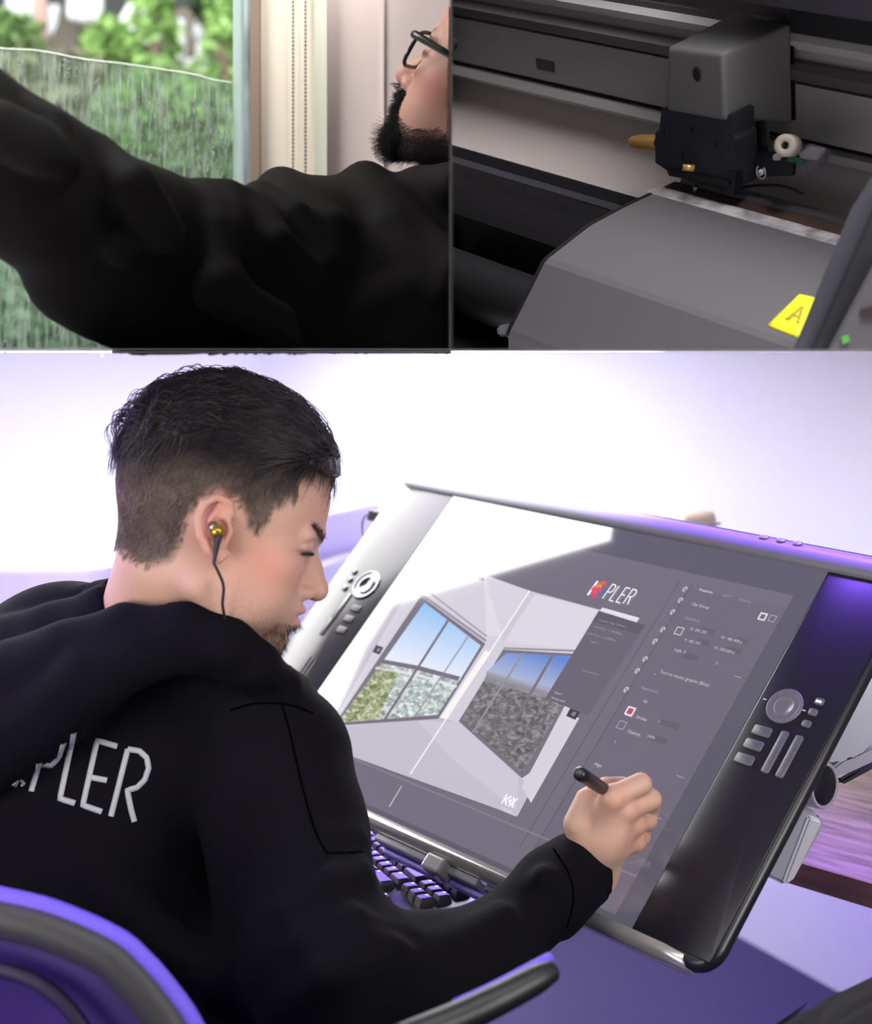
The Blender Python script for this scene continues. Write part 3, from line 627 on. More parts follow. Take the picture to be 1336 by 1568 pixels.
tube('back_strut', V2, .006, mat('strut_dark', (.02, .012, .05), .5), ch, 8)
bm = bmesh.new(); bx(bm, (-.26, -.22, -.05), (.24, .26, .03), .03, 3); o = bm_obj('seat', bm, mat('seat_fabric', (.02, .015, .04), .8), ch, True, M=Matrix.Translation((-.0, .28, .46)) @ Matrix.Rotation(math.radians(-30), 4, 'Z')); smooth_angle(o, 40)
ap = [P(600, 1600, 1.06), P(700, 1560, 1.085), P(760, 1532, 1.10), P(820, 1500, 1.12), P(846, 1486, 1.13)]
o = tube('armrest', np.array(ap)+cO, [.0115, .0115, .0112, .0105, .008], mat('armrest_pad', (.008, .0085, .009), .42), ch, 14, 24, flat=1.)
o = tube('armrest_trim', np.array([p+np.array([-.001, .006, .0065]) for p in ap[1:]])+cO, .0045, mat('violet_piping', lin((108, 86, 222)), .6), ch, 8, 16)
tube('armrest_post', np.array([P(640, 1590, 1.075), P(620, 1700, 1.1), (-.02, 1.3, .5)])+cO, .014, mat('strut_dark', (.02, .012, .05), .5), ch, 10, 12)
tube('gas_column', [(-.0, .28, .42), (0, .28, .1)], .025, mat('strut_dark', (.02, .012, .05), .5), ch, 12)
for k in range(5):
    a = k*2*math.pi/5; o = tube('base_leg', [(0, .28, .09), (.28*math.cos(a), .28+.28*math.sin(a), .045)], [.02, .014], mat('strut_dark', (.02, .012, .05), .5), ch, 8)
    bm = bmesh.new(); bmesh.ops.create_uvsphere(bm, u_segments=12, v_segments=8, radius=.025); bm_obj('caster', bm, mat('caster_black', (.01, .01, .012), .4), ch, True, M=Matrix.Translation((.28*math.cos(a), .28+.28*math.sin(a), .025)))
# black seat back in the right foreground corner
o = tag(empty('stool', P(1330, 1700, 1.2)), 'black padded stool corner in the lower right foreground', 'stool')
so = -np.array(o.location); bm = bmesh.new()
top = [P(1150, 1598, 1.16), P(1190, 1568, 1.17), P(1258, 1524, 1.2), P(1336, 1487, 1.23), P(1500, 1430, 1.28), P(1800, 1600, 1.2), P(1450, 1800, 1.05), P(1150, 1640, 1.1)]
hull(bm, [t+so for t in top]+[t+so+np.array([.0, .01, -.05]) for t in top]); 
bmesh.ops.bevel(bm, geom=bm.edges[:], offset=.006, segments=2, affect='EDGES'); bm_obj('cushion', bm, mat('black_vinyl', (.002, .002, .003), .8), o, True)
zc = top[5][2]; tube('post', [np.array([.16, .0, -.08])+np.array([0, 0, 0]), np.array([.16, 0, -o.location[2]+.03])], .03, mat('black_vinyl', (.002, .002, .003), .8), o, 12)
bm = bmesh.new(); bx(bm, (-.1, -.2, -o.location[2]), (.4, .2, -o.location[2]+.03), .01); bm_obj('foot_plate', bm, mat('black_vinyl', (.002, .002, .003), .8), o)
# ------------------------------------------------------------------ heads
def head_sdf(q, beardy=False):
    """q in mm, x forward, y left, z up"""
    a = q.copy(); a[:, 1] = np.abs(a[:, 1])
    d = ell(q, (-6, 0, 30), (90, 76, 82))
    d = smin(d, ell(q, (32, 0, 26), (56, 64, 60)), 18)
    d = smin(d, ell(q, (34, 0, -28), (46, 58, 60)), 22)
    d = smin(d, cone(a, (-2, 50, -52), (58, 16, -88), 17, 14), 20)
    d = smin(d, ell(a, (50, 36, -22), (28, 24, 20)), 14)
    d = smin(d, ell(a, (38, 34, -52), (36, 26, 34)), 16)
    d = smin(d, cone(a, (84, 5, 8), (76, 40, 7), 7.5, 6.5), 9)
    d = smin(d, ell(q, (66, 0, -62), (21, 31, 26)), 14)
    d = smin(d, ell(q, (66, 0, -90), (15, 19, 13)), 11)
    d = smax(d, -ell(a, (91, 34, -7), (17.5, 16.5, 11)), 7)                    # eye socket
    d = smin(d, np.linalg.norm(a-np.array([71, 31, -7], np.float32), axis=1)-12.6, 2.5)
    d = smin(d, cone(a, (81, 22, -2), (76, 42, -4), 2.8, 2.4), 3)           # upper lid
    d = smin(d, cone(q, (79, 0, -2), (96, 0, -34), 6.5, 8.0), 7)            # nose
    d = smin(d, ell(q, (82, 0, -27), (15, 12, 19)), 5)
    d = smin(d, ell(q, (96, 0, -39), (10.5, 10, 9.5)), 5)
    d = smin(d, ell(a, (85, 11.5, -43), (9, 6, 6.5)), 5)
    d = smax(d, -ell(a, (91, 6.5, -50), (5, 3.2, 4)), 2)
    d = smin(d, ell(q, (82, 0, -58), (9.5, 22, 5.2)), 4)
    d = smin(d, ell(q, (80, 0, -70), (9.5, 18, 5.6)), 4)
    d = smax(d, -ell(q, (93, 0, -64), (11, 26, 1.5)), 2.2)                 # mouth line
    d = smax(d, -ell(q, (88, 0, -80), (9, 18, 3.5)), 5)
    # ear
    ct, st_ = .975, .222
    ea = a-np.array([1, 77, -6], np.float32); eb = np.stack([ea[:, 0]*ct+ea[:, 2]*st_, ea[:, 1], -ea[:, 0]*st_+ea[:, 2]*ct], 1)/.92+np.array([-7, 79, -5], np.float32)
    E_ = ell(eb, (-8, 77, -5), (15, 5.5, 27), np.array([[.97, .22, -.1], [-.22, .97, 0], [.1, 0, .99]]))
    hp = [(7, 76, 8, 3.2), (4, 80, 20, 3.5), (-7, 84, 25, 3.8), (-18, 88, 19, 4.0), (-23, 89, 6, 4.0), (-21, 87, -10, 3.9), (-14, 83, -22, 4.4), (-5, 79, -30, 5.4), (2, 76, -26, 4.0)]
    E_ = smin(E_, chain(eb, hp, 1.2), 2.2)
    E_ = smin(E_, chain(eb, [(-6, 82, 15, 2.4), (-13, 84.5, 4, 2.8), (-12, 83, -8, 2.8), (-5, 81, -15, 3.0)], 1), 1.5)
    E_ = smin(E_, ell(eb, (4, 78.5, -6), (4.5, 3.8, 6)), 2)
    E_ = smax(E_, -ell(eb, (-4, 86, -4), (8, 10.5, 11)), 2)
    E_ = smax(E_, -ell(eb, (-1, 89, 12.5), (6.5, 8, 6.5)), 1.5)
    E_ = smax(E_, -chain(eb, [(-14, 92.5, 14, 2.6), (-18.5, 93.5, 4, 2.6), (-16, 91.5, -9, 2.4)], 1), 1.2)
    d = smin(d, E_*.92, 2)
    return d
def skin_colors(q, hairpoly=None, stub=None, seed=0):
    rng = np.random.default_rng(seed); n = len(q)
    base = np.array([.60, .36, .275]); C = np.tile(base, (n, 1))
    def mixc(c, w): C[:] = C*(1-w[:, None])+np.array(c)*w[:, None]
    ay = np.abs(q[:, 1])
    g = lambda c, r: np.exp(-(((q*[1, 0, 1]+np.stack([0*ay, ay, 0*ay], 1)-np.array(c))/np.array(r))**2).sum(1))
    mixc((.66, .27, .20), .7*g((50, 58, -25), (28, 30, 24)))
    mixc((.70, .28, .22), .75*g((-2, 82, -4), (15, 14, 30)))
    mixc((.66, .27, .21), .55*g((95, 0, -42), (14, 14, 12)))
    mixc((.64, .30, .22), .5*g((84, 20, 30), (14, 40, 16)))
    mixc((.52, .20, .17), .8*g((88, 0, -64), (8, 20, 9)))
    mixc((.035, .022, .018), .92*np.clip(1.5*np.exp(-(((q[:, 2]-(6+.28*(ay-14)))/3.6)**2+((ay-25)/15)**4+((q[:, 0]-80)/22)**2)), 0, 1))   # brow
    mixc((.03, .02, .018), np.clip(1.7*g((78, 34, -8.5), (13, 13, 2.6)), 0, 1))         # lash line
    mixc((.45, .25, .19), .5*g((78, 32, -14), (10, 16, 6)))
    nz = (np.sin(q[:, 0]*1.9+np.sin(q[:, 2]*2.3)*2)*np.sin(q[:, 2]*2.1+np.sin(q[:, 1]*1.7)*2)+1)/2
    mixc((.50, .26, .19), .12*nz)
    if stub is not None:
        sx, sz, rx, rz, am = stub
        w = np.clip(1.6*np.exp(-(((q[:, 0]-sx)/rx)**2+((q[:, 2]-sz)/rz)**2)), 0, 1)*(q[:, 2] < -52); mixc((.17, .11, .075), am*w*(.55+.45*nz))
        w = np.exp(-(((q[:, 0]-35)/50)**2+((q[:, 2]+72)/24)**2)); mixc((.36, .22, .17), .35*w*nz)
    return C
def inpoly(u, v, poly):
    poly = np.asarray(poly, float); r = np.zeros(len(u), bool); n = len(poly)
    for i in range(n):
        x0, y0 = poly[i]; x1, y1 = poly[(i+1) % n]
        c = ((y0 > v) != (y1 > v)) & (u < (x1-x0)*(v-y0)/(y1-y0+1e-12)+x0); r ^= c
    return r
def polydist(u, v, poly):
    poly = np.asarray(poly, float); d = np.full(len(u), 1e9); n = len(poly)
    for i in range(n):
        a = poly[i]; b = poly[(i+1) % n]; ab = b-a; t = np.clip(((u-a[0])*ab[0]+(v-a[1])*ab[1])/(ab@ab+1e-9), 0, 1)
        d = np.minimum(d, np.hypot(u-a[0]-t*ab[0], v-a[1]-t*ab[1]))
    return d
def strands(P_, R_, seg=3):
    """P_: (n,k,3) paths, R_: (n,k) radii -> quads"""
    n, k, _ = P_.shape
    T = np.gradient(P_, axis=1); T /= np.linalg.norm(T, axis=2, keepdims=True)+1e-9
    up = np.array([.31, .62, .72]); A = np.cross(T, up); A /= np.linalg.norm(A, axis=2, keepdims=True)+1e-9; B = np.cross(T, A)
    ang = np.arange(seg)*2*math.pi/seg
    V = P_[:, :, None, :]+R_[:, :, None, None]*(A[:, :, None, :]*np.cos(ang)[None, None, :, None]+B[:, :, None, :]*np.sin(ang)[None, None, :, None])
    base = (np.arange(n)*k*seg)[:, None, None]; i = np.arange(k-1)[None, :, None]; j = np.arange(seg)[None, None, :]; j2 = (j+1) % seg
    Q = np.stack([base+i*seg+j, base+i*seg+j2, base+(i+1)*seg+j2, base+(i+1)*seg+j], -1).reshape(-1, 4)
    return V.reshape(-1, 3), Q
SKIN = mat('skin', (.6, .36, .27), .5, vcol='col', bump=.12, bscale=420, dist=.0006, spec=.35)
SKIN.node_tree.nodes['Principled BSDF'].inputs['Subsurface Weight'].default_value = .12
SKIN.node_tree.nodes['Principled BSDF'].inputs['Subsurface Radius'].default_value = (.006, .002, .0012)
SKIN.node_tree.nodes['Principled BSDF'].inputs['Subsurface Scale'].default_value = 1.0
CLOTH = mat('hoodie_fleece', (.0026, .0022, .005), .9, bump=.45, bscale=1100, dist=.0008, spec=.14)

# ------------------------------------------------------------------ the man at the pen display
HC = np.array([-.2021, 1.3713, 1.1502]); HR = np.array(rot(math.radians(5), math.radians(13.8), math.radians(-5.7)))
def wl(p): return ((p-HC)@HR)*1000           # world -> head local mm
def lw(q): return (np.asarray(q)/1000)@HR.T+HC
fB = np.array([.5, .866, 0]); rB = np.array([.866, -.5, 0])
BA = np.array([rB, fB, [0, 0, 1]])
neckb = np.array([-.285, 1.40, 1.01])
def pr(px, py, Y, r): return (*P(px, py, Y), r)
def skin_body(p):
    q = wl(p).astype(np.float32); d = head_sdf(q)/1000
    nk = cone(p, lw((-28, 0, -40)), neckb+np.array([.01, .025, .02]), .052, .052)
    d = smin(d, nk, .018)
    d = smin(d, ell(p, P(140, 1270, 1.50), (.145, .09, .18), BA), .03)
    d = smin(d, cone(p, P(110, 1230, 1.47), P(-40, 1600, 1.40), .11, .12), .05)
    d = smin(d, chain(p, [pr(400, 1160, 1.40, .042), pr(520, 1500, 1.26, .034), pr(760, 1452, 1.35, .026)]), .03)
    d = smin(d, chain(p, [pr(40, 1130, 1.62, .035), pr(60, 1500, 1.72, .042), pr(330, 1500, 1.78, .034), pr(430, 1480, 1.80, .03)]), .03)
    return d
def gx(px, py, Y, r): return (*P(px, py, Y), r)
def hand_body(p):
    d = cone(p, P(740, 1448, 1.34), P(898, 1332, 1.418), .029, .0270)
    d = smin(d, cone(p, P(898, 1330, 1.418), P(922, 1285, 1.405), .0262, .026), .014)
    d = smin(d, ell(p, P(927, 1268, 1.402), (.034, .030, .019), PAL), .012)
    # palm rays to the knuckles
    for k in KN: d = smin(d, cone(p, P(912, 1290, 1.408), P(*k[0][:3]), .017, k[0][3]+.0012), .007)
    fing = None
    for k in KN:
        e = chain(p, [gx(*j) for j in k]); fing = e if fing is None else np.minimum(fing, e)
        d = smin(d, e, .0035)
    d = smin(d, chain(p, [gx(*j) for j in TH]), .007)
    return d
KN = [[(938, 1222, 1.378, .0108), (982, 1200, 1.388, .0098), (984, 1222, 1.420, .0085), (968, 1236, 1.440, .0075)],
      [(958, 1240, 1.384, .0104), (998, 1224, 1.398, .0094), (996, 1244, 1.425, .0082), (978, 1250, 1.438, .0074)],
      [(970, 1262, 1.396, .0098), (993, 1256, 1.410, .0084), (985, 1268, 1.428, .0076), (966, 1268, 1.436, .007)],
      [(972, 1288, 1.408, .0090), (984, 1282, 1.420, .0074), (976, 1290, 1.433, .0068), (962, 1288, 1.438, .0062)]]
TH = [(902, 1300, 1.405, .017), (888, 1262, 1.400, .0145), (900, 1226, 1.403, .0115), (928, 1206, 1.418, .0095), (954, 1203, 1.434, .0082)]
ax_ = P(950, 1245, 1.39)-P(905, 1310, 1.41); ax_ /= np.linalg.norm(ax_); nn_ = -NA-(-NA@ax_)*ax_; nn_ /= np.linalg.norm(nn_); PAL = np.array([ax_, np.cross(nn_, ax_), nn_])
person = tag(empty('person', (-.35, 1.35, .45)), 'man with short brown hair in a black hoodie, drawing on the pen display', 'person')
pO = np.array(person.location)
V1_, Q1_ = surf(skin_body, (-.62, 1.14, .60), (.03, 1.86, 1.30), .0023)
V2_, Q2_ = surf(hand_body, (.02, 1.27, .72), (.24, 1.50, .95), .0013)
VV = np.vstack([V1_, V2_]); QQ = np.vstack([Q1_, Q2_+len(V1_)])
body = fast_mesh('body', VV-pO, QQ, SKIN, person)
ql = wl(VV)
HAIRP = [(92, 55), (74, 66), (62, 58), (61, 38), (44, 25), (41, 8), (38, -6), (31, -3), (20, 10), (8, 21), (-6, 24), (-15, 12), (-22, -2), (-23, -28), (-27, -42), (-46, -52), (-63, -50), (-85, -42), (-105, -30), (-125, 40), (-90, 130), (20, 150), (110, 110), (100, 70)]
Cs = skin_colors(ql, stub=(64, -92, 22, 22, .85))
hd = np.where(inpoly(ql[:, 0], ql[:, 2], HAIRP), polydist(ql[:, 0], ql[:, 2], HAIRP), 0)
onh = (np.linalg.norm(ql, axis=1) < 175) & (np.abs(ql[:, 1]) > -1)
ear = (np.abs(ql[:, 1]) > 71) & (ql[:, 0] > -18) & (ql[:, 0] < 14) & (ql[:, 2] < 20)
w = np.where(onh & ~ear, np.clip(hd/9, 0, 1), 0)*.96
Cs = Cs*(1-w[:, None])+np.array([.055, .038, .030])*w[:, None]
hn2 = np.arange(len(VV)) >= len(V1_)
kn = np.zeros(len(VV))
for k in KN: kn = np.maximum(kn, np.exp(-(np.linalg.norm(VV-P(*k[0][:3]), axis=1)/.013)**2))
kn = kn*hn2*.6; Cs[hn2] = np.array([.60, .37, .28]); Cs = Cs*(1-kn[:, None])+np.array([.66, .27, .19])*kn[:, None]
set_color(body, Cs)
# hair: one mesh of clumped strands plus the combed bulk on top
rng = np.random.default_rng(7)
def cran(q): return smin(smin(ell(q, (-6, 0, 30), (90, 76, 82)), ell(q, (32, 0, 26), (56, 64, 60)), 18), ell(q, (-30, 0, -40), (52, 50, 60)), 20)
def grad(f, q, e=1.0):
    g = np.stack([(f(q+np.eye(3)[i]*e)-f(q-np.eye(3)[i]*e)) for i in range(3)], 1); return g/(np.linalg.norm(g, axis=1, keepdims=True)+1e-9)
tri = ql[QQ[:, 0]]; sel = onh[QQ[:, 0]] & ~ear[QQ[:, 0]] & inpoly(tri[:, 0], tri[:, 2], HAIRP) & (polydist(tri[:, 0], tri[:, 2], HAIRP) > rng.random(len(tri))*7)
roots = tri[sel]; 
def grow(r, n, length, dirf, offf, k=7, rad=.13, tip=.3):
    idx = rng.choice(len(r), n); p = r[idx]+rng.normal(0, .9, (n, 3)); L = length(p)*rng.uniform(.75, 1.2, n)
    out = [p.copy()]; seedn = rng.normal(0, 1, (n, 3)); cl = np.sin(p*.23+np.roll(p, 1, 1)*.31)        # clump noise
    for s in range(1, k):
        t = s/(k-1); d = dirf(p, t)+.16*seedn+.28*cl
        g = grad(cran, p); d -= g*(d*g).sum(1, keepdims=True); d /= np.linalg.norm(d, axis=1, keepdims=True)+1e-9
        p = p+d*(L/(k-1))[:, None]; tgt = offf(p, t, idx); p = p+grad(cran, p)*(tgt-cran(p))[:, None]
        out.append(p.copy())
    P_ = np.stack(out, 1); R_ = np.linspace(1, tip, k)[None]*np.full((n, 1), rad)*rng.uniform(.8, 1.3, (n, 1)); return P_, R_
side = roots[(roots[:, 2] < 78)]; topm = roots[(roots[:, 2] > 62) & (np.abs(roots[:, 1]) < 66)]
S1 = grow(side, 16000, lambda p: 4.5+np.clip((p[:, 2]-25)/5, 0, 10)+np.where((p[:, 0] > 22), 5, 0), lambda p, t: np.stack([-.42+.35*(p[:, 0] > 20), 0*p[:, 0], -1+0*p[:, 0]], 1), lambda p, t, i: .4+2.6*t*np.clip((p[:, 2]+60)/100, .3, 1.3), 4, .24)
def toph(p): return 8+9*np.clip((p[:, 2]-60)/40, 0, 1)
rz = rng.random(200000)
S2 = grow(topm, 5200, lambda p: np.where(p[:, 0] > 10, 62, 46), lambda p, t: np.stack([-1+.0*p[:, 0], .15*np.sign(p[:, 1]+8)-.25*(p[:, 1] < -30), np.where(p[:, 0] < -55, -.5, -.12)], 1),
          lambda p, t, i: np.minimum(1, 3.2*t+.25)*toph(p)*(.55+.55*rz[i])*(1+.25*np.sin(t*3)), 10, .34)
S2b = grow(topm[topm[:, 1] < 10], 2600, lambda p: 40+0*p[:, 0], lambda p, t: np.stack([-.75+.3*t+0*p[:, 0], -.2-.4*t+0*p[:, 0], -.5-.9*t+0*p[:, 0]], 1), lambda p, t, i: np.minimum(1, 3*t+.3)*toph(p)*(.5+.6*rz[i])*(1-.45*t), 9, .34)
cr = topm[(topm[:, 0] < 0)]
S3 = grow(cr, 420, lambda p: 46+0*p[:, 0], lambda p, t: np.stack([-.9+.2*np.sin(t*5+p[:, 1]), -.25+.8*np.sin(p[:, 0]*.2+t*3), .2-1.0*t+0*p[:, 0]], 1), lambda p, t, i: 9+15*np.sin(np.minimum(t*1.25, 1)*math.pi)**.8*(.5+.6*rz[i])+4*t, 10, .48)
fr = topm[(topm[:, 0] > 35)]
S4 = grow(fr, 4200, lambda p: 70+0*p[:, 0], lambda p, t: np.stack([-1+0*p[:, 0], -.25+.25*t+0*p[:, 0], .1+0*p[:, 0]], 1), lambda p, t, i: (9+8*rz[i])*np.minimum(1, 5*t+.5), 12, .36)
def bulk(p):
    q = wl(p).astype(np.float32)
    d = ell(q, (-2, -2, 42), (98, 66, 77)); d = smin(d, ell(q, (56, 0, 70), (35, 44, 24), np.array([[.80, 0, -.6], [0, 1, 0], [.6, 0, .80]])), 14)
    d += 1.3*np.sin(q[:, 1]*.55+1.2*np.sin(q[:, 0]*.06))*np.clip((q[:, 2]-60)/30, 0, 1)
    pl = (60+.0*q[:, 0])-q[:, 2]-.10*(q[:, 0])*0
    return smax(d, pl, 8)/1000
Vb, Qb = surf(bulk, HC-.16, HC+np.array([.16, .16, .17]), .0022)
def mkhair(sets, bulkVQ, name, parent, mats, O):
    Vs = []; Qs = []; n0 = 0
    for (P_, R_) in sets:
        V, Q = strands(P_, R_); Vs.append(lw(V)); Qs.append(Q+n0); n0 += len(V)
    V, Q = bulkVQ; Vs.append(V); Qs.append(Q+n0); ns = sum(len(q) for q in Qs[:1])
    o = fast_mesh(name, np.vstack(Vs)-O, np.vstack(Qs), mats, parent)
    mi = np.zeros(len(o.data.polygons), np.int32); c = 0
    for k, q in enumerate(Qs): mi[c:c+len(q)] = 0 if k == 0 else 1; c += len(q)
    if len(mi) == c: o.data.polygons.foreach_set('material_index', mi)
    return o
HAIR1 = mat('hair_short', (.13, .095, .072), .55, spec=.4, col2=(.27, .20, .16), vscale=60); HAIR2 = mat('hair_long', (.020, .014, .020), .33, spec=.6, col2=(.05, .036, .04), vscale=70)
hair = mkhair([S1, S2, S2b, S3, S4], (Vb, Qb), 'hair', person, [HAIR1, HAIR2], pO)
# brow hairs and goatee hairs on the skin
br = ql[QQ[:, 0]]; bs = br[(np.abs(np.abs(br[:, 1])-26) < 16) & (np.abs(br[:, 2]-6-.28*(np.abs(br[:, 1])-14)) < 3.4) & (br[:, 0] > 60)]
gs = br[(br[:, 2] < -70) & (br[:, 2] > -112) & (br[:, 0] > 38) & (np.abs(br[:, 1]) < 40)]
def tufts(r, n, L, d, rad, lift=.5, k=4):
    p = r[rng.choice(len(r), n)]; dd = np.array(d)+rng.normal(0, .35, (n, 3)); dd /= np.linalg.norm(dd, axis=1, keepdims=True); out = [p+dd*L*t*rng.uniform(.8, 1.2)+np.array([lift*L*t, 0, 0]) for t in np.linspace(0, 1, k)]
    return np.stack(out, 1), np.linspace(1, .35, k)[None]*np.full((n, 1), rad)
sg = np.sign(bs[:, 1:2])
T1 = tufts(bs, 1300, 6, (-.6, -.5, .25), .22, .1); T2 = tufts(gs, 1500, 4.5, (.35, -.1, -.9), .16, .2)
Vs = []; Qs = []; n0 = 0
for s_ in (T1, T2):
    V, Q = strands(*s_); Vs.append(lw(V)); Qs.append(Q+n0); n0 += len(V)
o = fast_mesh('facial_hair', np.vstack(Vs)-pO, np.vstack(Qs), mat('hair_face', (.07, .045, .032), .6), person)

for s_ in (-1, 1):
    tube('eyelashes', np.array([lw(q) for q in ((83.5, s_*21, -10), (85, s_*27, -8.5), (83.5, s_*34, -8), (79.5, s_*41, -9), (75, s_*46, -10))])-pO, [.0007, .0012, .0014, .0012, .0006], mat('lash', (.012, .009, .009), .7), person, 8, 16)
# hoodie
def ridge(p, pts, k=None): return chain(p, [gx(*j) for j in pts])
def hoodie(p):
    d = ell(p, P(112, 1255, 1.48), (.180, .120, .225), BA)
    d = smin(d, cone(p, P(70, 1360, 1.45), P(-60, 1680, 1.38), .150, .170), .05)
    d = smin(d, cone(p, P(180, 1360, 1.43), P(250, 1700, 1.36), .095, .13), .05)
    d = smin(d, cone(p, P(250, 1135, 1.43), P(405, 1165, 1.385), .062, .062), .05)      # shoulder girdle
    d = smin(d, cone(p, P(120, 1110, 1.50), P(0, 1110, 1.60), .070, .062), .05)
    arm = chain(p, [gx(425, 1170, 1.375, .066), gx(448, 1270, 1.34, .059), gx(480, 1430, 1.27, .060), gx(530, 1500, 1.245, .060)], .02)
    d = smin(d, arm, .028)
    fore = chain(p, [gx(530, 1506, 1.245, .060), gx(650, 1492, 1.29, .050), gx(760, 1448, 1.34, .0375), gx(850, 1368, 1.385, .0345), gx(884, 1338, 1.405, .0345)], .012)
    fore = smin(fore, cone(p, P(640, 1520, 1.27), P(760, 1462, 1.32), .042, .036), .02)
    d = smin(d, fore, .022)
    d = smin(d, chain(p, [gx(0, 1110, 1.62, .055), gx(60, 1500, 1.72, .050), gx(330, 1500, 1.78, .042)], .01), .03)
    d = smin(d, cone(p, P(20, 1640, 1.42), P(470, 1590, 1.78), .10, .075), .05)      # lap
    d = smin(d, cone(p, P(330, 1580, 1.34), P(540, 1590, 1.50), .080, .075), .05)
    d = smin(d, cone(p, P(235, 985, 1.40), P(385, 1060, 1.365), .040, .036), .03)
    d += .0030*np.sin(wob(p, 15, .4)*3)*np.clip((.98-p[:, 2])*8, 0, 1)+.0012*wob(p, 55, 1.)
    for pts_, k_ in FOLD: d = smin(d, ridge(p, pts_), k_)
    # collar and hood lying over the shoulders
    hood = chain(p, [gx(462, 1055, 1.40, .012), gx(432, 1050, 1.352, .016), gx(392, 1018, 1.325, .020), gx(345, 985, 1.315, .0235), gx(280, 968, 1.315, .027), gx(200, 978, 1.325, .030), gx(110, 1010, 1.345, .033), gx(20, 1055, 1.36, .036), gx(-60, 1090, 1.37, .04)], .008)
    h1 = chain(p, [gx(330, 975, 1.37, .022), gx(250, 950, 1.375, .028), gx(170, 955, 1.40, .034), gx(90, 985, 1.42, .036), gx(-20, 1020, 1.45, .042)], .01)
    h2 = chain(p, [gx(340, 960, 1.345, .008), gx(290, 932, 1.355, .012), gx(235, 912, 1.375, .013), gx(185, 903, 1.41, .0125), gx(150, 912, 1.44, .014)], .008)
    h2b = chain(p, [gx(140, 925, 1.46, .020), gx(70, 945, 1.49, .017), gx(0, 962, 1.52, .020), gx(-60, 980, 1.54, .024)], .01)
    h3 = chain(p, [gx(420, 1056, 1.345, .012), gx(360, 1018, 1.325, .016), gx(290, 992, 1.315, .020), gx(215, 1000, 1.31, .026), gx(140, 1038, 1.32, .031), gx(60, 1100, 1.335, .033), gx(-40, 1170, 1.345, .036)], .008)
    h4 = chain(p, [gx(90, 1050, 1.37, .048), gx(-20, 1100, 1.38, .06)], .02)
    hd_ = smin(smin(smin(smin(hood, h3, .006), h4, .02), smin(h1, h2b, .008), .008), h2, .005)
    d = smin(d, hd_, .006)
    # creases
    for a, b, r in CR: d = smax(d, -cone(p, P(*a), P(*b), r, r*.6), .012)
    # neck opening
    d = smax(d, -cone(p, lw((-24, 0, -40)), neckb+np.array([.012, .028, .03]), .060, .050), .006)
    d = smax(d, -cone(p, lw((62, 0, -70)), lw((42, 0, -100)), .040, .036), .006)
    d = smax(d, -cone(p, P(884, 1338, 1.405), P(960, 1290, 1.44), .029, .032), .003)
    d = smax(d, (p@CUFN-CUFD).astype(np.float32), .004)
    d = smin(d, cone(p, P(905, 1325, 1.41), P(908, 1322, 1.411), .0, .0), .0001)*1
    return d
c0_ = P(884, 1338, 1.405); c1_ = P(700, 1455, 1.31); CUFN = (c0_-c1_)/np.linalg.norm(c0_-c1_); CUFD = float(CUFN@(P(902, 1325, 1.413)))
CR = [((560, 1392, 1.20), (640, 1432, 1.235), .004)]
FOLD = [([(345, 1120, 1.33, .010), (335, 1250, 1.325, .014), (360, 1400, 1.30, .016), (400, 1520, 1.26, .012)], .030),
        ([(400, 1500, 1.235, .010), (470, 1440, 1.205, .012), (540, 1410, 1.215, .010)], .022), ([(420, 1560, 1.22, .010), (500, 1490, 1.185, .013), (590, 1450, 1.22, .010)], .022),
        ([(440, 1390, 1.225, .010), (500, 1350, 1.235, .010), (545, 1340, 1.27, .008)], .020), ([(425, 1310, 1.275, .008), (490, 1290, 1.275, .010), (540, 1290, 1.30, .007)], .018),
        ([(600, 1480, 1.235, .009), (690, 1450, 1.265, .009), (770, 1400, 1.315, .006)], .018), ([(835, 1345, 1.35, .010), (868, 1395, 1.365, .009), (862, 1420, 1.385, .008)], .015),
        ([(150, 1330, 1.33, .012), (230, 1420, 1.31, .014), (330, 1500, 1.27, .012)], .03)]
Vh, Qh = surf(hoodie, (-.66, 1.06, .60), (.16, 1.90, 1.16), .0036, lip=1.9)
hood_o = fast_mesh('hoodie', Vh-pO, Qh, CLOTH, person)
# seams and lettering laid on the cloth
bvh = BVHTree.FromPolygons([Vector(v) for v in Vh], [tuple(int(i) for i in q) for q in Qh])
def cast(px, py):
    d = Vector(((px-PX)/F, 1, -(py-PY)/F)); L_ = d.length; r = bvh.ray_cast(Vector((0, 0, H)), d.normalized(), 3)
    if r[0] is None: return None
    return np.array(r[0]), np.array(r[1])
def on_cloth(name, lines, w, m, lift=.0006, n=None, parent=None):
    V = []; Fc = []
    for ln in lines:
        pts = spline(ln, n or max(4, int(sum(np.hypot(*(np.array(ln[i+1])-np.array(ln[i]))) for i in range(len(ln)-1))/4))) if n != 0 else np.array(ln, float)
        h_ = [cast(*q) for q in pts]; h_ = [h for h in h_ if h is not None]
        if len(h_) < 2: continue
        X = np.array([h[0] for h in h_]); Nn = np.array([h[1] for h in h_]); Nn[(Nn@np.array([0, 1, 0])) > 0] *= -1
        for _ in range(3): Nn[1:-1] = (Nn[:-2]+Nn[1:-1]+Nn[2:])/3
        T_ = np.gradient(X, axis=0); T_ /= np.linalg.norm(T_, axis=1)[:, None]+1e-9; B_ = np.cross(T_, Nn); B_ /= np.linalg.norm(B_, axis=1)[:, None]+1e-9; b = len(V)
        for i in range(len(X)):
            for s, e in ((-1, -.0015), (-1, lift), (1, lift), (1, -.0015)): V.append(X[i]+B_[i]*w/2*s+Nn[i]*e-pO)
        for i in range(len(X)-1):
            for j in range(3): Fc.append((b+4*i+j, b+4*i+j+1, b+4*i+5+j, b+4*i+4+j))
    return mesh_obj(name, V, Fc, m, parent or hood_o, True) if V else None
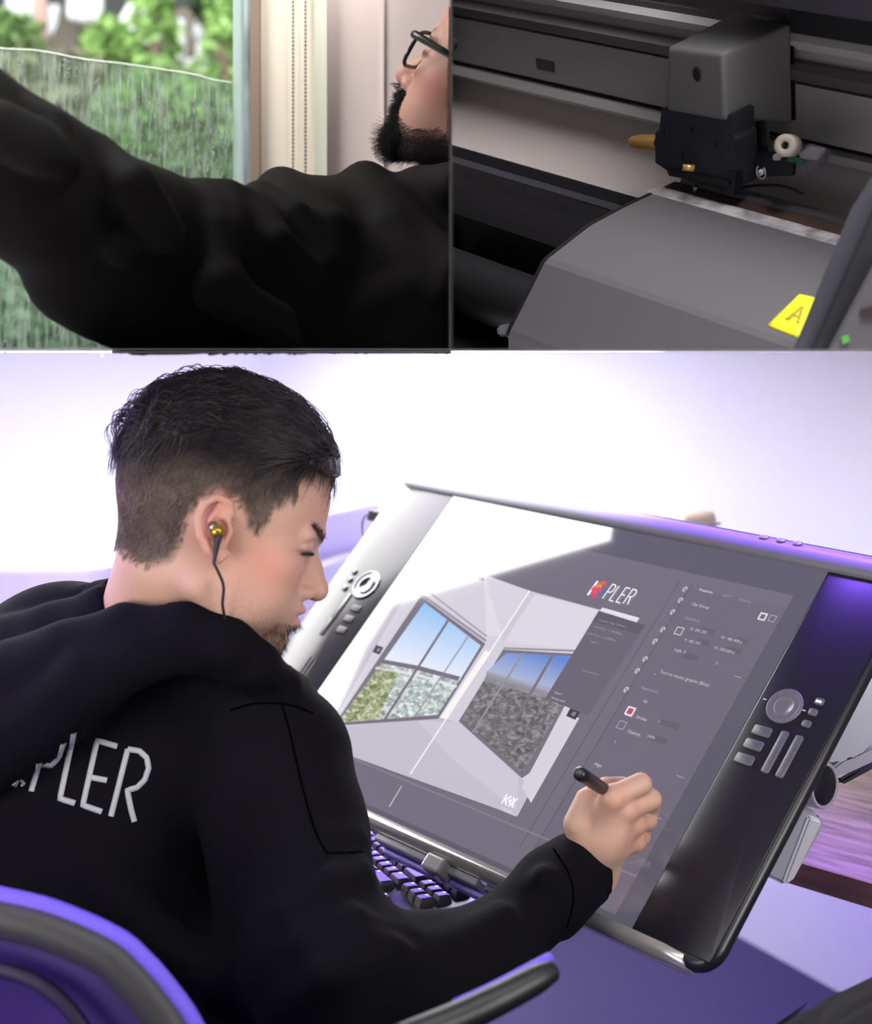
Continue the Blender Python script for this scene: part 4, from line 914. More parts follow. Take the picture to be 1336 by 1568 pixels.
def dense(ln, s=5):
    out = []
    for i in range(len(ln)-1):
        a = np.array(ln[i], float); b = np.array(ln[i+1], float); n = max(2, int(np.hypot(*(b-a))/s)); out += [tuple(a+(b-a)*t) for t in np.linspace(0, 1, n, endpoint=False)]
    return out+[ln[-1]]
PRT = mat('letter_print', lin((176, 178, 184)), .5)
LT = [[(48, 1212), (60, 1168)], [(62, 1172), (78, 1172), (90, 1160), (97, 1138)], [(113, 1122), (92, 1223), (115, 1230)],
      [(180, 1143), (149, 1134), (127, 1233), (156, 1243)], [(138, 1190), (164, 1195)],
      [(170, 1250), (196, 1147)], [(196, 1147), (214, 1150), (225, 1160), (228, 1176), (222, 1194), (210, 1206), (195, 1210), (201, 1240), (206, 1258)]]
for ln in LT:
    on_cloth('letter', [dense(ln)], .0046, PRT, .0009, 0)
on_cloth('small_print', [dense([(20, 1202), (26, 1196), (24, 1204)]), dense([(30, 1194), (37, 1200), (32, 1203)])], .0022, PRT, .0008, 0)
SEAM = mat('seam_dark', (.0012, .0012, .002), 1, spec=0.)
for ln in ([(432, 1078), (446, 1130), (462, 1200), (482, 1270), (500, 1306)], [(500, 1306), (528, 1306), (556, 1304)], [(848, 1300), (872, 1340), (878, 1380), (868, 1420)], [(352, 1088), (388, 1078), (436, 1078), (480, 1092)]):
    on_cloth('seam', [ln], .0016, SEAM, .0005)
# pen in the hand
tip = P(976, 1242, 1.452); tail = P(886, 1183, 1.325)
pen = tag(empty('stylus', tip), 'black stylus pen held in the right hand of the seated man', 'pen')
dd = tail-tip; Ln = np.linalg.norm(dd); dd /= Ln
prof = [(0, .0012), (.012, .003), (.03, .0062), (.05, .0068), (.09, .0056), (Ln-.012, .0062), (Ln-.003, .0060), (Ln, .0035)]
tube('barrel', [dd*t for t, r in prof], [r for t, r in prof], mat('pen_black', (.015, .013, .018), .3), pen, 16)
tube('button', [dd*(Ln-.05)+np.array([-.002, -.004, .004]), dd*(Ln-.075)+np.array([-.002, -.004, .004])], .0022, mat('pen_key', (.05, .05, .06), .3), pen, 8)
tube('end_cap', [dd*(Ln-.004), dd*(Ln+.003)], [.0045, .003], mat('pen_key', (.05, .05, .06), .3), pen, 12)
# earphone
ep = tag(empty('earphone', lw((3, -84, -8))), 'small gold earphone in the ear of the seated man with a thin black cord', 'earphone')
eO = -np.array(ep.location)
tube('earbud', np.array([lw((3, -78, -9)), lw((2, -85, -6)), lw((1, -89, -5))])+eO, [.0042, .0060, .0038], mat('gold', (.42, .30, .03), .18, metal=.7), ep, 14, 8)
tube('bud_ring', np.array([lw((-1, -81, -4)), lw((-2, -87, -3))])+eO, .0042, mat('chrome', (.6, .6, .62), .12, metal=1), ep, 14)
tube('strain_relief', np.array([lw((4, -87, -9)), lw((5, -86, -22)), lw((6, -85, -33))])+eO, [.0035, .0022, .0012], mat('cord_dark', (.02, .018, .025), .5), ep, 10, 10)
cr_ = [lw((6, -86, -32)), P(342, 895, 1.29), P(341, 925, 1.295), P(345, 950, 1.305), P(347, 980, 1.325)]
tube('cord', np.array(cr_)+eO, .00125, mat('cord_dark', (.02, .018, .025), .5), ep, 8, 30)
# ------------------------------------------------------------------ upper left bay: window, film, man reaching over
def clip_bm(bm, planes):
    for co, no in planes:
        r = bmesh.ops.bisect_plane(bm, geom=bm.verts[:]+bm.edges[:]+bm.faces[:], plane_co=co, plane_no=no, clear_outer=True, clear_inner=False, dist=1e-7)
        es = [e for e in r['geom_cut'] if isinstance(e, bmesh.types.BMEdge)]
        if es:
            try: bmesh.ops.holes_fill(bm, edges=es, sides=0)
            except Exception: pass
LEFTP = [((-.0002, 0, 0), (1, 0, 0)), ((0, 0, H+.0004), (0, 0, -1))]
RIGHTP = [((.0003, 0, 0), (-1, 0, 0)), ((0, 0, H+.0004), (0, 0, -1))]
def clip_obj(o, planes, M=None):
    M = M or Matrix(); Mi = M.inverted(); bm = bmesh.new(); bm.from_mesh(o.data); bm.transform(M); clip_bm(bm, planes); bm.transform(Mi); bm.to_mesh(o.data); bm.free(); o.data.update(); return o
Z0 = H+.0004
WY = 1.9
def Xp(px, Y=WY): return (px-PX)/F*Y
def Zp(py, Y=WY): return H-(py-PY)/F*Y
PINK = mat('wall_pinkish', lin((218, 202, 196)), .8)
boxo('wall_upper', (Xp(497), WY+.01, Z0), (-.0004, WY+.05, H+.7), PINK)
boxo('trim_1', (Xp(585), WY+.006, Z0), (Xp(588), WY+.01, H+.7), mat('wall_joint', lin((226, 212, 208)), .7))
boxo('trim_2', (Xp(400), WY, Z0), (Xp(497), WY+.05, H+.7), mat('reveal_cream', lin((216, 206, 188)), .8))
boxo('trim_3', (Xp(483), WY-.012, Z0), (Xp(502), WY, H+.7), mat('reveal_greenish', lin((206, 208, 190)), .8))
win = tag(empty('window_1', (Xp(180), WY, Z0)), 'large window with dark metal edge and greenish glass'); win['kind'] = 'structure'
wO = Matrix.Translation(-Vector(win.location))
def wbox(name, x0, x1, y0, y1, z0, z1, m, bev=0):
    bm = bmesh.new(); bx(bm, (x0, y0, z0), (x1, y1, z1), bev); return bm_obj(name, bm, m, win, M=wO)
wbox('frame', Xp(386), Xp(400), WY-.015, WY+.03, Z0, H+.7, mat('frame_brown', lin((122, 104, 86)), .5))
wbox('frame_gasket', Xp(375), Xp(386), WY-.008, WY+.03, Z0, H+.7, mat('gasket', lin((60, 66, 68)), .6, col2=lin((150, 162, 164)), vscale=30, stretch=(1, 1, .25)))
wbox('glass_edge', Xp(357), Xp(375), WY-.001, WY+.012, Z0, H+.7, mat('glass_edge_green', lin((160, 178, 170)), .4, col2=lin((138, 162, 154)), vscale=12, stretch=(1, 1, .1)))
def glassy(name, tint, rough, bs, stretch, strength, mixw, dist=.003, ior=1.12):
    m = bpy.data.materials.new(name); m.use_nodes = True; nt = m.node_tree; b = nt.nodes['Principled BSDF']
    b.inputs['Base Color'].default_value = (*tint, 1); b.inputs['Transmission Weight'].default_value = mixw; b.inputs['Roughness'].default_value = rough; b.inputs['IOR'].default_value = ior
    if strength:
        tc = nt.nodes.new('ShaderNodeTexCoord'); mp = nt.nodes.new('ShaderNodeMapping'); mp.inputs['Scale'].default_value = stretch; nt.links.new(tc.outputs['Object'], mp.inputs[0])
        n = nt.nodes.new('ShaderNodeTexNoise'); n.inputs['Scale'].default_value = bs; n.inputs['Detail'].default_value = 3; n.inputs['Distortion'].default_value = .6; nt.links.new(mp.outputs[0], n.inputs['Vector'])
        bp = nt.nodes.new('ShaderNodeBump'); bp.inputs['Strength'].default_value = strength; bp.inputs['Distance'].default_value = dist; nt.links.new(n.outputs['Fac'], bp.inputs['Height']); nt.links.new(bp.outputs[0], b.inputs['Normal'])
    return m
wbox('pane', Xp(-60), Xp(358), WY+.002, WY+.008, Z0, H+.7, glassy('window_glass', (.93, .97, .95), .0, 0, (1, 1, 1), 0, 1, ior=1.02))
def filmmat():
    m = bpy.data.materials.new('wet_film'); m.use_nodes = True; nt = m.node_tree; out = nt.nodes['Material Output']; b = nt.nodes['Principled BSDF']
    b.inputs['Base Color'].default_value = (.62, .72, .62, 1); b.inputs['Roughness'].default_value = .25
    tr = nt.nodes.new('ShaderNodeBsdfTransparent'); tr.inputs[0].default_value = (.90, .97, .90, 1); mx = nt.nodes.new('ShaderNodeMixShader')
    tl = nt.nodes.new('ShaderNodeBsdfTranslucent'); tl.inputs[0].default_value = (.80, .88, .80, 1); m2 = nt.nodes.new('ShaderNodeMixShader'); m2.inputs[0].default_value = .6
    tc = nt.nodes.new('ShaderNodeTexCoord'); mp = nt.nodes.new('ShaderNodeMapping'); mp.inputs['Scale'].default_value = (6, 1, .7); nt.links.new(tc.outputs['Object'], mp.inputs[0])
    n = nt.nodes.new('ShaderNodeTexNoise'); n.inputs['Scale'].default_value = 34; n.inputs['Detail'].default_value = 5; n.inputs['Distortion'].default_value = .5; nt.links.new(mp.outputs[0], n.inputs['Vector'])
    mr = nt.nodes.new('ShaderNodeMapRange'); mr.inputs['From Min'].default_value = .42; mr.inputs['From Max'].default_value = .72; mr.inputs['To Min'].default_value = .06; mr.inputs['To Max'].default_value = .5; nt.links.new(n.outputs['Fac'], mr.inputs['Value'])
    nt.links.new(b.outputs[0], m2.inputs[1]); nt.links.new(tl.outputs[0], m2.inputs[2]); nt.links.new(mr.outputs[0], mx.inputs[0]); nt.links.new(tr.outputs[0], mx.inputs[1]); nt.links.new(m2.outputs[0], mx.inputs[2]); nt.links.new(mx.outputs[0], out.inputs[0])
    return m
# film being laid on the pane, wet underneath
fe = [(-60, 62), (0, 74), (60, 78), (130, 91), (190, 98), (290, 113), (325, 122), (356, 127)]
fs = spline([(Xp(x, WY-.004), 0, Zp(y, WY-.004)) for x, y in fe], 60)
V = []; Fc = []; n_ = len(fs)
for th in (0, -.0008):
    for q in fs: V.append((q[0], WY-.004+th, q[2]))
    for q in fs: V.append((q[0], WY-.004+th, Z0))
for i in range(n_-1):
    Fc += [(i, i+1, n_+i+1, n_+i), (2*n_+i, 3*n_+i, 3*n_+i+1, 2*n_+i+1), (i, 2*n_+i, 2*n_+i+1, i+1)]
film = empty('window_film', (Xp(180), WY, Z0)); tag(film, 'clear wet window film half laid on the glass with water streaks', 'window film')
fO = Matrix.Translation(-Vector(film.location))
mesh_obj('sheet', V, Fc, filmmat(), film, True, M=fO)
tube('edge', fs+np.array([0, -.0045+WY*1, 0])*1 if False else np.array([(q[0], WY-.006, q[2]) for q in fs])-np.array(film.location), .0010, mat('film_edge', lin((206, 214, 200)), .3), film, 6)
rg = np.random.default_rng(3); V = []; Fc = []
def oval(px, py, w, h, tl, r=.0008):
    c = np.array([Xp(px, WY-.006), WY-.0062, Zp(py, WY-.006)]); pts = [c+np.array([w*math.cos(t)*math.cos(tl)-h*math.sin(t)*math.sin(tl), 0, w*math.cos(t)*math.sin(tl)+h*math.sin(t)*math.cos(tl)]) for t in np.linspace(0, 2*math.pi, 15)]
    v, f = tube_geo(pts, r, 5, len(V), cap=False); V.extend(v); Fc.extend(f)
for (x, y) in ((20, 78), (27, 84), (32, 96), (14, 115), (62, 90), (66, 86), (85, 100), (97, 96), (105, 100), (103, 115), (122, 102), (116, 148), (148, 175), (118, 110), (14, 100), (200, 112), (222, 150)): oval(x, y, rg.uniform(.0015, .0035), rg.uniform(.003, .0065), rg.uniform(-.5, .2), .0006)
for (x, y) in ((22, 405), (48, 425), (27, 450), (58, 460), (18, 490), (8, 530), (30, 510), (75, 480), (60, 532), (118, 502), (135, 532), (160, 536), (88, 505), (4, 385), (40, 470), (100, 525)): oval(x, y, rg.uniform(.0018, .003), rg.uniform(.006, .010), rg.uniform(-.25, .05), .0006)
for (x, y0, y1) in ((45, 400, 440), (46, 470, 520), (75, 485, 536), (93, 91, 178), (62, 430, 470), (132, 506, 537), (186, 100, 240), (198, 100, 250), (28, 460, 500), (12, 360, 390), (220, 106, 240), (300, 118, 260), (250, 116, 262)):
    a = np.array([Xp(x), WY-.0062, Zp(y0)]); b = np.array([Xp(x+rg.uniform(-1, 1)), WY-.0062, Zp(y1)]); v, f = tube_geo([a, (a+b)/2, b], .0005, 5, len(V)); V.extend(v); Fc.extend(f)
for pts in ([(138, 95), (134, 118), (130, 150), (122, 200)], [(155, 122), (146, 132), (135, 165), (128, 205)], [(146, 170), (140, 190), (132, 206)]):
    v, f = tube_geo(spline([(Xp(x), WY-.0062, Zp(y)) for x, y in pts], 14), .0011, 5, len(V)); V.extend(v); Fc.extend(f)
for k in range(520):
    x = rg.uniform(140, 356); y = rg.uniform(135+.1*(x-140), 285); L_ = rg.uniform(.004, .018)
    if x < 230 and rg.random() < .5: continue
    a = np.array([Xp(x), WY-.0062, Zp(y)]); b = a+np.array([rg.uniform(-.0006, .0006), 0, -L_]); v, f = tube_geo([a, (a+b)/2+np.array([rg.uniform(-.0008, .0008), 0, 0]), b], [.0002, rg.uniform(.0004, .0010), .0002], 4, len(V)); V.extend(v); Fc.extend(f)
o = mesh_obj('water_streaks', V, Fc, glassy('water', (.99, 1, .99), .04, 0, (1, 1, 1), 0, .97, ior=1.3), film, True, M=fO); o['kind'] = 'stuff'
# bead chains of the blind
for nm, x, z_ in (('front', 449, 1), ('rear', 468, 0)):
    Y = WY-.02; V = []; Fc = []
    zt = H+.62; zz = Z0+.004; k = 0
    ico = [(0, 0, 1), (.894, 0, .447), (.276, .851, .447), (-.724, .526, .447), (-.724, -.526, .447), (.276, -.851, .447), (.724, .526, -.447), (-.276, .851, -.447), (-.894, 0, -.447), (-.276, -.851, -.447), (.724, -.526, -.447), (0, 0, -1)]
    icf = [(0, 1, 2), (0, 2, 3), (0, 3, 4), (0, 4, 5), (0, 5, 1), (1, 6, 2), (2, 7, 3), (3, 8, 4), (4, 9, 5), (5, 10, 1), (6, 7, 2), (7, 8, 3), (8, 9, 4), (9, 10, 5), (10, 6, 1), (11, 7, 6), (11, 8, 7), (11, 9, 8), (11, 10, 9), (11, 6, 10)]
    while zz < zt:
        b = len(V); V += [(Xp(x, Y)+p[0]*.0019, Y+p[1]*.0019, zz+p[2]*.0021) for p in ico]; Fc += [tuple(b+i for i in f) for f in icf]; zz += .0047
    v, f = tube_geo([(Xp(x, Y), Y, Z0), (Xp(x, Y), Y, (Z0+zt)/2), (Xp(x, Y), Y, zt)], .0005, 5, len(V)); V += [tuple(q) for q in v]; Fc += f
    o = mesh_obj('bead_chain', V, Fc, mat('bead_metal', lin((128, 120, 104)), .4, metal=.3), None, True)
    tag(o, 'hanging metal bead chain of the blind, %s' % ('the one nearer the window' if z_ else 'the one further from the window'), 'bead chain', 'bead chains of the blind')
# garden behind the window
LEAFS = [mat('leaf_bright', lin((136, 172, 96)), .6), mat('leaf_mid', lin((112, 142, 84)), .6), mat('leaf_dark', lin((62, 84, 54)), .7), mat('leaf_olive', lin((120, 118, 96)), .7)]
def foliage(n, c, r, size, rng_, base=0):
    p = rng_.normal(0, 1, (n, 3)); p /= np.linalg.norm(p, axis=1)[:, None]; p *= rng_.uniform(.35, 1, (n, 1))**.6; p = p*np.array(r)+np.array(c)
    a = rng_.normal(0, 1, (n, 3)); a /= np.linalg.norm(a, axis=1)[:, None]; b = np.cross(a, rng_.normal(0, 1, (n, 3))); b /= np.linalg.norm(b, axis=1)[:, None]
    s = size*rng_.uniform(.6, 1.4, (n, 1)); V = np.stack([p-a*s, p+b*s*.45, p+a*s, p-b*s*.45], 1).reshape(-1, 3); return V, (np.arange(n)[:, None]*4+np.arange(4)[None])+base
def tree(name, label, cat, px, py, Y, r, n, m, size=.05, trunk=None, group=None):
    c = P(px, py, Y); base = (c[0], Y, H+.0004); t = tag(empty(name, base), label, cat, group); O = np.array(base)
    V, Q = foliage(n, c-O, r, size, rg); Q = Q[V[Q][:, :, 2].min(1) > .0002]; o = fast_mesh('foliage', V, Q, m, t); o.data.polygons.foreach_set('use_smooth', np.zeros(len(o.data.polygons), dtype=bool)); o['kind'] = 'stuff'
    tube('trunk', [(0, 0, 0), (.03, 0, (c[2]-O[2])*.5), (0, 0, c[2]-O[2])], trunk or .025, mat('bark', lin((150, 124, 112)), .8), t, 8, 6)
GB = (-4.2, 3.0)
boxo('floor_garden', (-4.5, 4.7, H+.0002), (-.35, 9.2, H+.0004), mat('garden_soil', lin((92, 106, 78)), .9, var=.4, vscale=3))
tree('garden_shrub', 'bright green leafy shrub in the middle of the window view', 'shrub', 238, 62, 6.4, (.11, .2, .24), 420, LEAFS[0], .035)
tree('garden_shrub', 'yellow green shrub left of the window view centre, lower one', 'shrub', 168, 78, 6.6, (.11, .2, .14), 450, LEAFS[0], .035)
tree('garden_shrub', 'pale green shrub seen beside the window frame', 'shrub', 345, 75, 6.4, (.10, .2, .36), 420, LEAFS[0], .035)
tree('garden_tree', 'dark olive tree top at the upper edge of the window view', 'tree', 335, 2, 6.8, (.13, .2, .10), 350, LEAFS[2], .04)
tree('garden_shrub', 'small green shrub low at the left of the window view', 'shrub', 18, 52, 6.6, (.13, .2, .10), 350, LEAFS[1], .035)
tree('garden_hedge', 'wide mid green hedge behind the wet film', 'hedge', 265, 212, 6.0, (.34, .2, .30), 2600, LEAFS[1], .035)
tree('garden_hedge', 'olive brown hedge behind the raised sleeve', 'hedge', 70, 205, 6.2, (.42, .2, .34), 2200, LEAFS[3], .04)
tree('garden_hedge', 'dark green hedge at the foot of the window view', 'hedge', 150, 430, 5.6, (1.0, .2, .36), 5000, mat('leaf_deep', lin((120, 150, 120)), .7), .04)
o = tag(empty('garden_fence', (-1.9, 7.6, H)), 'brown weathered timber fence at the back of the garden', 'fence')
for k in range(12):
    bm = bmesh.new(); bx(bm, (-1.1+k*.2, 0, .0004), (-1.1+k*.2+.19, .03, 1.62+.02*(k % 3)), .004); bm_obj('board', bm, mat('fence_timber', lin((138, 128, 114)), .8, col2=lin((104, 98, 92)), vscale=4), o)
for k, (px, py, w, h, rz) in enumerate(((32, 26, .10, .16, 0), (130, 8, .11, .10, .1), (188, 62, .09, .24, .5), (214, 78, .16, .09, -.35), (268, 66, .07, .14, 0), (318, 38, .08, .10, .3), (320, 76, .08, .12, 0), (275, 108, .16, .06, 0), (75, 32, .05, .10, .2))):  # white panels added to imitate bright light spots among the leaves
    o = tag(empty('light_spot_panel', P(px, py, 7.0)), ('white panel imitating a light spot, '+['leftmost, large, beside the pink post', 'at the top edge above the brown hedge', 'upper of the bent pair by the bright shrub', 'lower tilted part of the bent pair', 'beside the right side of the bright shrub', 'small tilted one below the dark tree top', 'small one in front of the pale shrub', 'lowest, just above the wet film edge', 'small one right of the pink post'][k]), 'light spot panel', 'white light spots in the garden view')
    V = []; Fc = []; n_ = 8
    for i in range(n_+1):
        x = (i/n_-.5)*w*1.5
        for z in np.linspace(-.5, .5, 5): V.append((x*(1-.3*abs(z)), .012*math.sin(i*1.6+z*3), z*h*1.5+(.05*w)*math.cos(i)))
    for i in range(n_):
        for j in range(4): Fc.append((i*5+j, i*5+j+1, i*5+6+j, i*5+5+j))
    q = mesh_obj('lightspot', V, Fc, mat('light_spot_white', (.80, .80, .84), .7), o, True, M=Matrix.Rotation(rz, 4, 'Y')); s_ = q.modifiers.new('t', 'SOLIDIFY'); s_.thickness = .006
o = tag(empty('garden_post', P(62, 20, 6.9)), 'pinkish wooden post behind the window at the upper left', 'post')
tube('shaft', [(0, 0, H-P(62, 20, 6.9)[2]), (0, 0, 0), (0, 0, .4)], .03, mat('post_pink', lin((196, 160, 150)), .7), o, 10)

# the reaching man
HC2 = np.array([.057, 1.405, 1.531]); HR2 = np.array(rot(math.radians(167), math.radians(-33), math.radians(-7.4)))
def wl2(p): return ((p-HC2)@HR2)*1000
def lw2(q): return (np.asarray(q)/1000)@HR2.T+HC2
def skin2(p):
    d = head_sdf(wl2(p).astype(np.float32))/1000
    d = smin(d, cone(p, lw2((-25, 0, -50)), P(760, 300, 1.48), .056, .062), .02)
    d = smin(d, ell(p, P(655, 480, 1.48), (.13, .06, .08)), .02)
    d = smin(d, chain(p, [gx(560, 430, 1.42, .04), gx(300, 410, 1.27, .04), gx(60, 300, 1.16, .04), gx(-60, 200, 1.08, .03)]), .03)
    return smax(smax(d, p[:, 0]+.0003, .0005), (H+.0005)-p[:, 2], .0005)
man = tag(empty('person', (-.12, 1.42, Z0)), 'bearded man in a black hoodie and dark rimmed glasses reaching an arm across the window', 'person'); mO = np.array(man.location)
Vm, Qm = surf(skin2, (-.42, 1.04, H-.004), (.006, 1.62, H+.34), .0021)
mb = fast_mesh('body', Vm-mO, Qm, SKIN, man); q2 = wl2(Vm)
C2 = skin_colors(q2, seed=2)
bm_ = ((q2[:, 2] < -78+.30*(45-np.clip(q2[:, 0], -40, 45))) & (q2[:, 2] > -125) & (q2[:, 0] > -10)) | ((q2[:, 0] > 78) & (q2[:, 2] < -50) & (q2[:, 2] > -58))
bl = np.clip((-70+.55*(50-np.clip(q2[:, 0], -60, 50))-q2[:, 2])/10, 0, 1)*(q2[:, 0] > 0)*.85
C2 = C2*(1-bl[:, None])+np.array([.03, .026, .028])*bl[:, None]; C2[:] = C2*np.array([.88, .84, .84]); set_color(mb, C2)
tri2 = q2[Qm[:, 0]]; jaw = tri2[(np.linalg.norm(tri2, axis=1) < 160) & (tri2[:, 2] < -66+.55*(50-np.clip(tri2[:, 0], -20, 50))) & (tri2[:, 2] > -108) & (tri2[:, 0] > 10)]
mou = tri2[(tri2[:, 0] > 66) & (tri2[:, 2] < -48) & (tri2[:, 2] > -92) & (np.abs(tri2[:, 1]) < 36) & ~((np.abs(tri2[:, 1]) < 21) & (tri2[:, 2] < -56) & (tri2[:, 2] > -77))]
chn = tri2[(np.linalg.norm(tri2, axis=1) < 160) & (tri2[:, 0] > 60) & (tri2[:, 2] < -78)]
Vs = []; Qs = []; n0 = 0
for s_ in (tufts(jaw, 4200, 6, (.35, 0, -.9), .22, .2), tufts(chn, 3600, 9, (.4, 0, -.9), .26, .3, 5), tufts(chn, 900, 17, (.35, 0, -.9), .24, .3, 6), tufts(mou, 3200, 7, (.5, .1, -.8), .24, .4)):
    V, Q = strands(*s_); W_ = lw2(V); Vs.append(W_); Qs.append(Q+n0); n0 += len(V)
W_ = np.vstack(Vs); Q_ = np.vstack(Qs); keep = (W_[Q_][:, :, 0].max(1) < -.0004) & (W_[Q_][:, :, 2].min(1) > Z0+.0002)
fast_mesh('beard', W_-mO, Q_[keep], mat('beard_black', (.012, .011, .014), .55), man)
F2 = [([(150, 215, 1.16, .016), (205, 260, 1.13, .018), (250, 330, 1.14, .016)], 0.0100), ([(345, 283, 1.26, .018), (352, 330, 1.215, .013), (330, 380, 1.19, .014)], 0.0070), ([(312, 283, 1.25, .018), (322, 330, 1.20, .016), (345, 400, 1.18, .014)], 0.0070),
      ([(272, 288, 1.24, .017), (240, 320, 1.17, .017), (190, 350, 1.14, .016)], 0.0080), ([(375, 295, 1.27, .017), (420, 350, 1.24, .017), (470, 400, 1.25, .016)], 0.0080), ([(400, 285, 1.30, .018), (450, 310, 1.28, .016), (500, 380, 1.27, .014)], 0.0080),
      ([(430, 268, 1.36, .020), (500, 330, 1.30, .020), (520, 450, 1.28, .020)], 0.0125), ([(560, 262, 1.38, .022), (600, 330, 1.33, .022), (680, 420, 1.30, .018)], 0.0125), ([(40, 160, 1.10, .018), (75, 175, 1.10, .018), (88, 200, 1.12, .014)], 0.0040),
      ([(0, 170, 1.06, .02), (50, 195, 1.07, .020), (95, 215, 1.10, .014)], 0.0080), ([(470, 520, 1.26, .018), (560, 450, 1.28, .018), (640, 420, 1.31, .016)], 0.0125), ([(330, 420, 1.17, .018), (420, 470, 1.20, .018), (440, 530, 1.22, .016)], 0.0150), ([(600, 290, 1.36, .016), (650, 350, 1.33, .018), (700, 390, 1.30, .016)], 0.0100)]
def hoodie2(p):
    p = p+np.array([0, 0, .0125], np.float32)
    d = cone(p, P(-60, 160, 1.10), P(50, 252, 1.15), .052, .057)
    d = smin(d, cone(p, P(50, 252, 1.15), P(190, 350, 1.21), .057, .062), .02)
    d = smin(d, cone(p, P(190, 350, 1.21), P(340, 405, 1.28), .062, .065), .02)
    d = smin(d, cone(p, P(112, 405, 1.20), P(300, 460, 1.26), .028, .050), .03)
    d = smin(d, cone(p, P(340, 410, 1.29), P(470, 400, 1.38), .070, .078), .03)
    d = smin(d, cone(p, P(470, 400, 1.38), P(640, 400, 1.46), .078, .090), .04)
    d = smin(d, ell(p, P(470, 520, 1.36), (.17, .11, .09)), .04)
    d = smin(d, ell(p, P(620, 500, 1.42), (.14, .12, .14)), .05)
    d = smin(d, chain(p, [gx(590, 285, 1.40, .016), gx(640, 268, 1.38, .022), gx(700, 262, 1.36, .026)], .01), .015)
    d += .0030*np.sin(wob(p, 17, 1.1)*3)+.0010*wob(p, 60, .3)
    for a, b, r in (((68, 440, 1.14), (130, 470, 1.12), .006),): d = smax(d, -cone(p, P(*a), P(*b), r, r), .01)
    d += .0022*np.abs(np.sin(wob(p*np.array([1, 1, .55], np.float32), 26, 2.)*2.2))
    for pts_, k_ in F2: d = smin(d, ridge(p, pts_), k_)
    return smax(smax(d, p[:, 0]+.0002, .0005), (H+.0004)-p[:, 2], .0005)
Vh2, Qh2 = surf(hoodie2, (-.46, .98, H-.004), (.006, 1.66, H+.24), .0034, lip=1.9)
fast_mesh('hoodie', Vh2-mO, Qh2, mat('hoodie_black', (.0078, .0062, .0060), .85, bump=.35, bscale=1000, dist=.0006, spec=.25), man)
gl = tag(empty('eyeglasses', lw2((98, 60, 4))), 'dark rimmed glasses on the bearded man', 'glasses'); gO = -np.array(gl.location)
GM = mat('glasses_frame', (.02, .022, .02), .3)
for s in (1, -1):
    ov = [lw2((86, s*(35+25*np.sign(math.cos(t))*abs(math.cos(t))**.55), -9+17*np.sign(math.sin(t))*abs(math.sin(t))**.55)) for t in np.linspace(0, 2*math.pi, 29)]
    tube('rim', np.array(ov)+gO, .0019, GM, gl, 8)
    oo = tube('temple_arm', np.array([lw2((88, s*62, 3)), lw2((80, s*70, 4)), lw2((40, s*80, 6)), lw2((0, s*84, 8))])+gO, [.0042, .0038, .0032, .003], GM, gl, 8, 12)
    clip_obj(oo, LEFTP, Matrix.Translation(gl.location))
    if len(oo.data.polygons) == 0: bpy.data.objects.remove(oo)
tube('bridge', np.array([lw2((87, 10, 0)), lw2((91, 0, 2)), lw2((87, -10, 0))])+gO, .002, GM, gl, 8)

# ------------------------------------------------------------------ upper right bay: wide format cutting plotter
pa = np.array([-.64703321, .71005016, .27780712]); pc = np.array([.75376686, .54081615, .37330071]); pv = np.array([-.11481965, -.45093976, .88513829]); po = P(1107, 82, 1.35)
PM = Matrix(((pa[0], pc[0], pv[0], po[0]), (pa[1], pc[1], pv[1], po[1]), (pa[2], pc[2], pv[2], po[2]), (0, 0, 0, 1)))
def L3(px, py, ax, val):
    n = (pa, pc, pv)[ax]; d = np.array([(px-PX)/F, 1, -(py-PY)/F]); t = (val+(po-CAMC)@n)/(d@n); q = CAMC+d*t-po; return np.array([q@pa, q@pc, q@pv])
prn = tag(empty('cutting_plotter', M=PM), 'grey wide format cutting plotter with rails, silver front cover and cutting strip', 'plotter')
crg = tag(empty('tool_carriage', M=PM), 'grey plotter tool carriage with brass screw riding on the rail', 'tool carriage')
def ext(name, prof, a0, a1, m, parent=prn, bev=0, ang=35, clip=True):
    """prof: (c, v) points, extruded along a"""
    if name.startswith('rail') or name in ('backing_sheet', 'marker_strip', 'lid_painted_shadow'):
        pr_ = []
        for c, v in prof:
            w_ = po+pa*.15+pc*c+pv*v; q_ = L3(PX+F*w_[0]/w_[1], PY-F*(w_[2]-H)/w_[1], 1, c+.028*min(1, max(0, (c-.03)/.04))); pr_.append((q_[1], q_[2]))
        prof = pr_
    bm = bmesh.new(); v0 = [bm.verts.new((a0, c, v)) for c, v in prof]; v1 = [bm.verts.new((a1, c, v)) for c, v in prof]; n = len(prof)
    bm.faces.new(v0); bm.faces.new(v1[::-1])
    for i in range(n): bm.faces.new((v0[i], v1[i], v1[(i+1) % n], v0[(i+1) % n]))
    if bev: bmesh.ops.bevel(bm, geom=bm.edges[:], offset=bev, segments=3, affect='EDGES')
    if clip: bm.transform(PM); clip_bm(bm, RIGHTP); bm.transform(PM.inverted())
    o = bm_obj(name, bm, m, parent); smooth_angle(o, ang); return o
def pm(name, rgb, rough=.5, **k): return mat(name, lin(rgb), rough, **k)
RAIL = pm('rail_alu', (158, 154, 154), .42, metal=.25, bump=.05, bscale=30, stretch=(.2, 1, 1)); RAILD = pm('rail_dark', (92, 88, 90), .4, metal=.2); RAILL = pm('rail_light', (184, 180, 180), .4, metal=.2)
BLK = pm('plotter_black', (12, 11, 14), .5); COV = pm('plotter_grey', (82, 80, 83), .42, bump=.03, bscale=600); PAPER = pm('backing_grey', (150, 142, 140), .6)
RA0, RA1 = -.45, 1.2
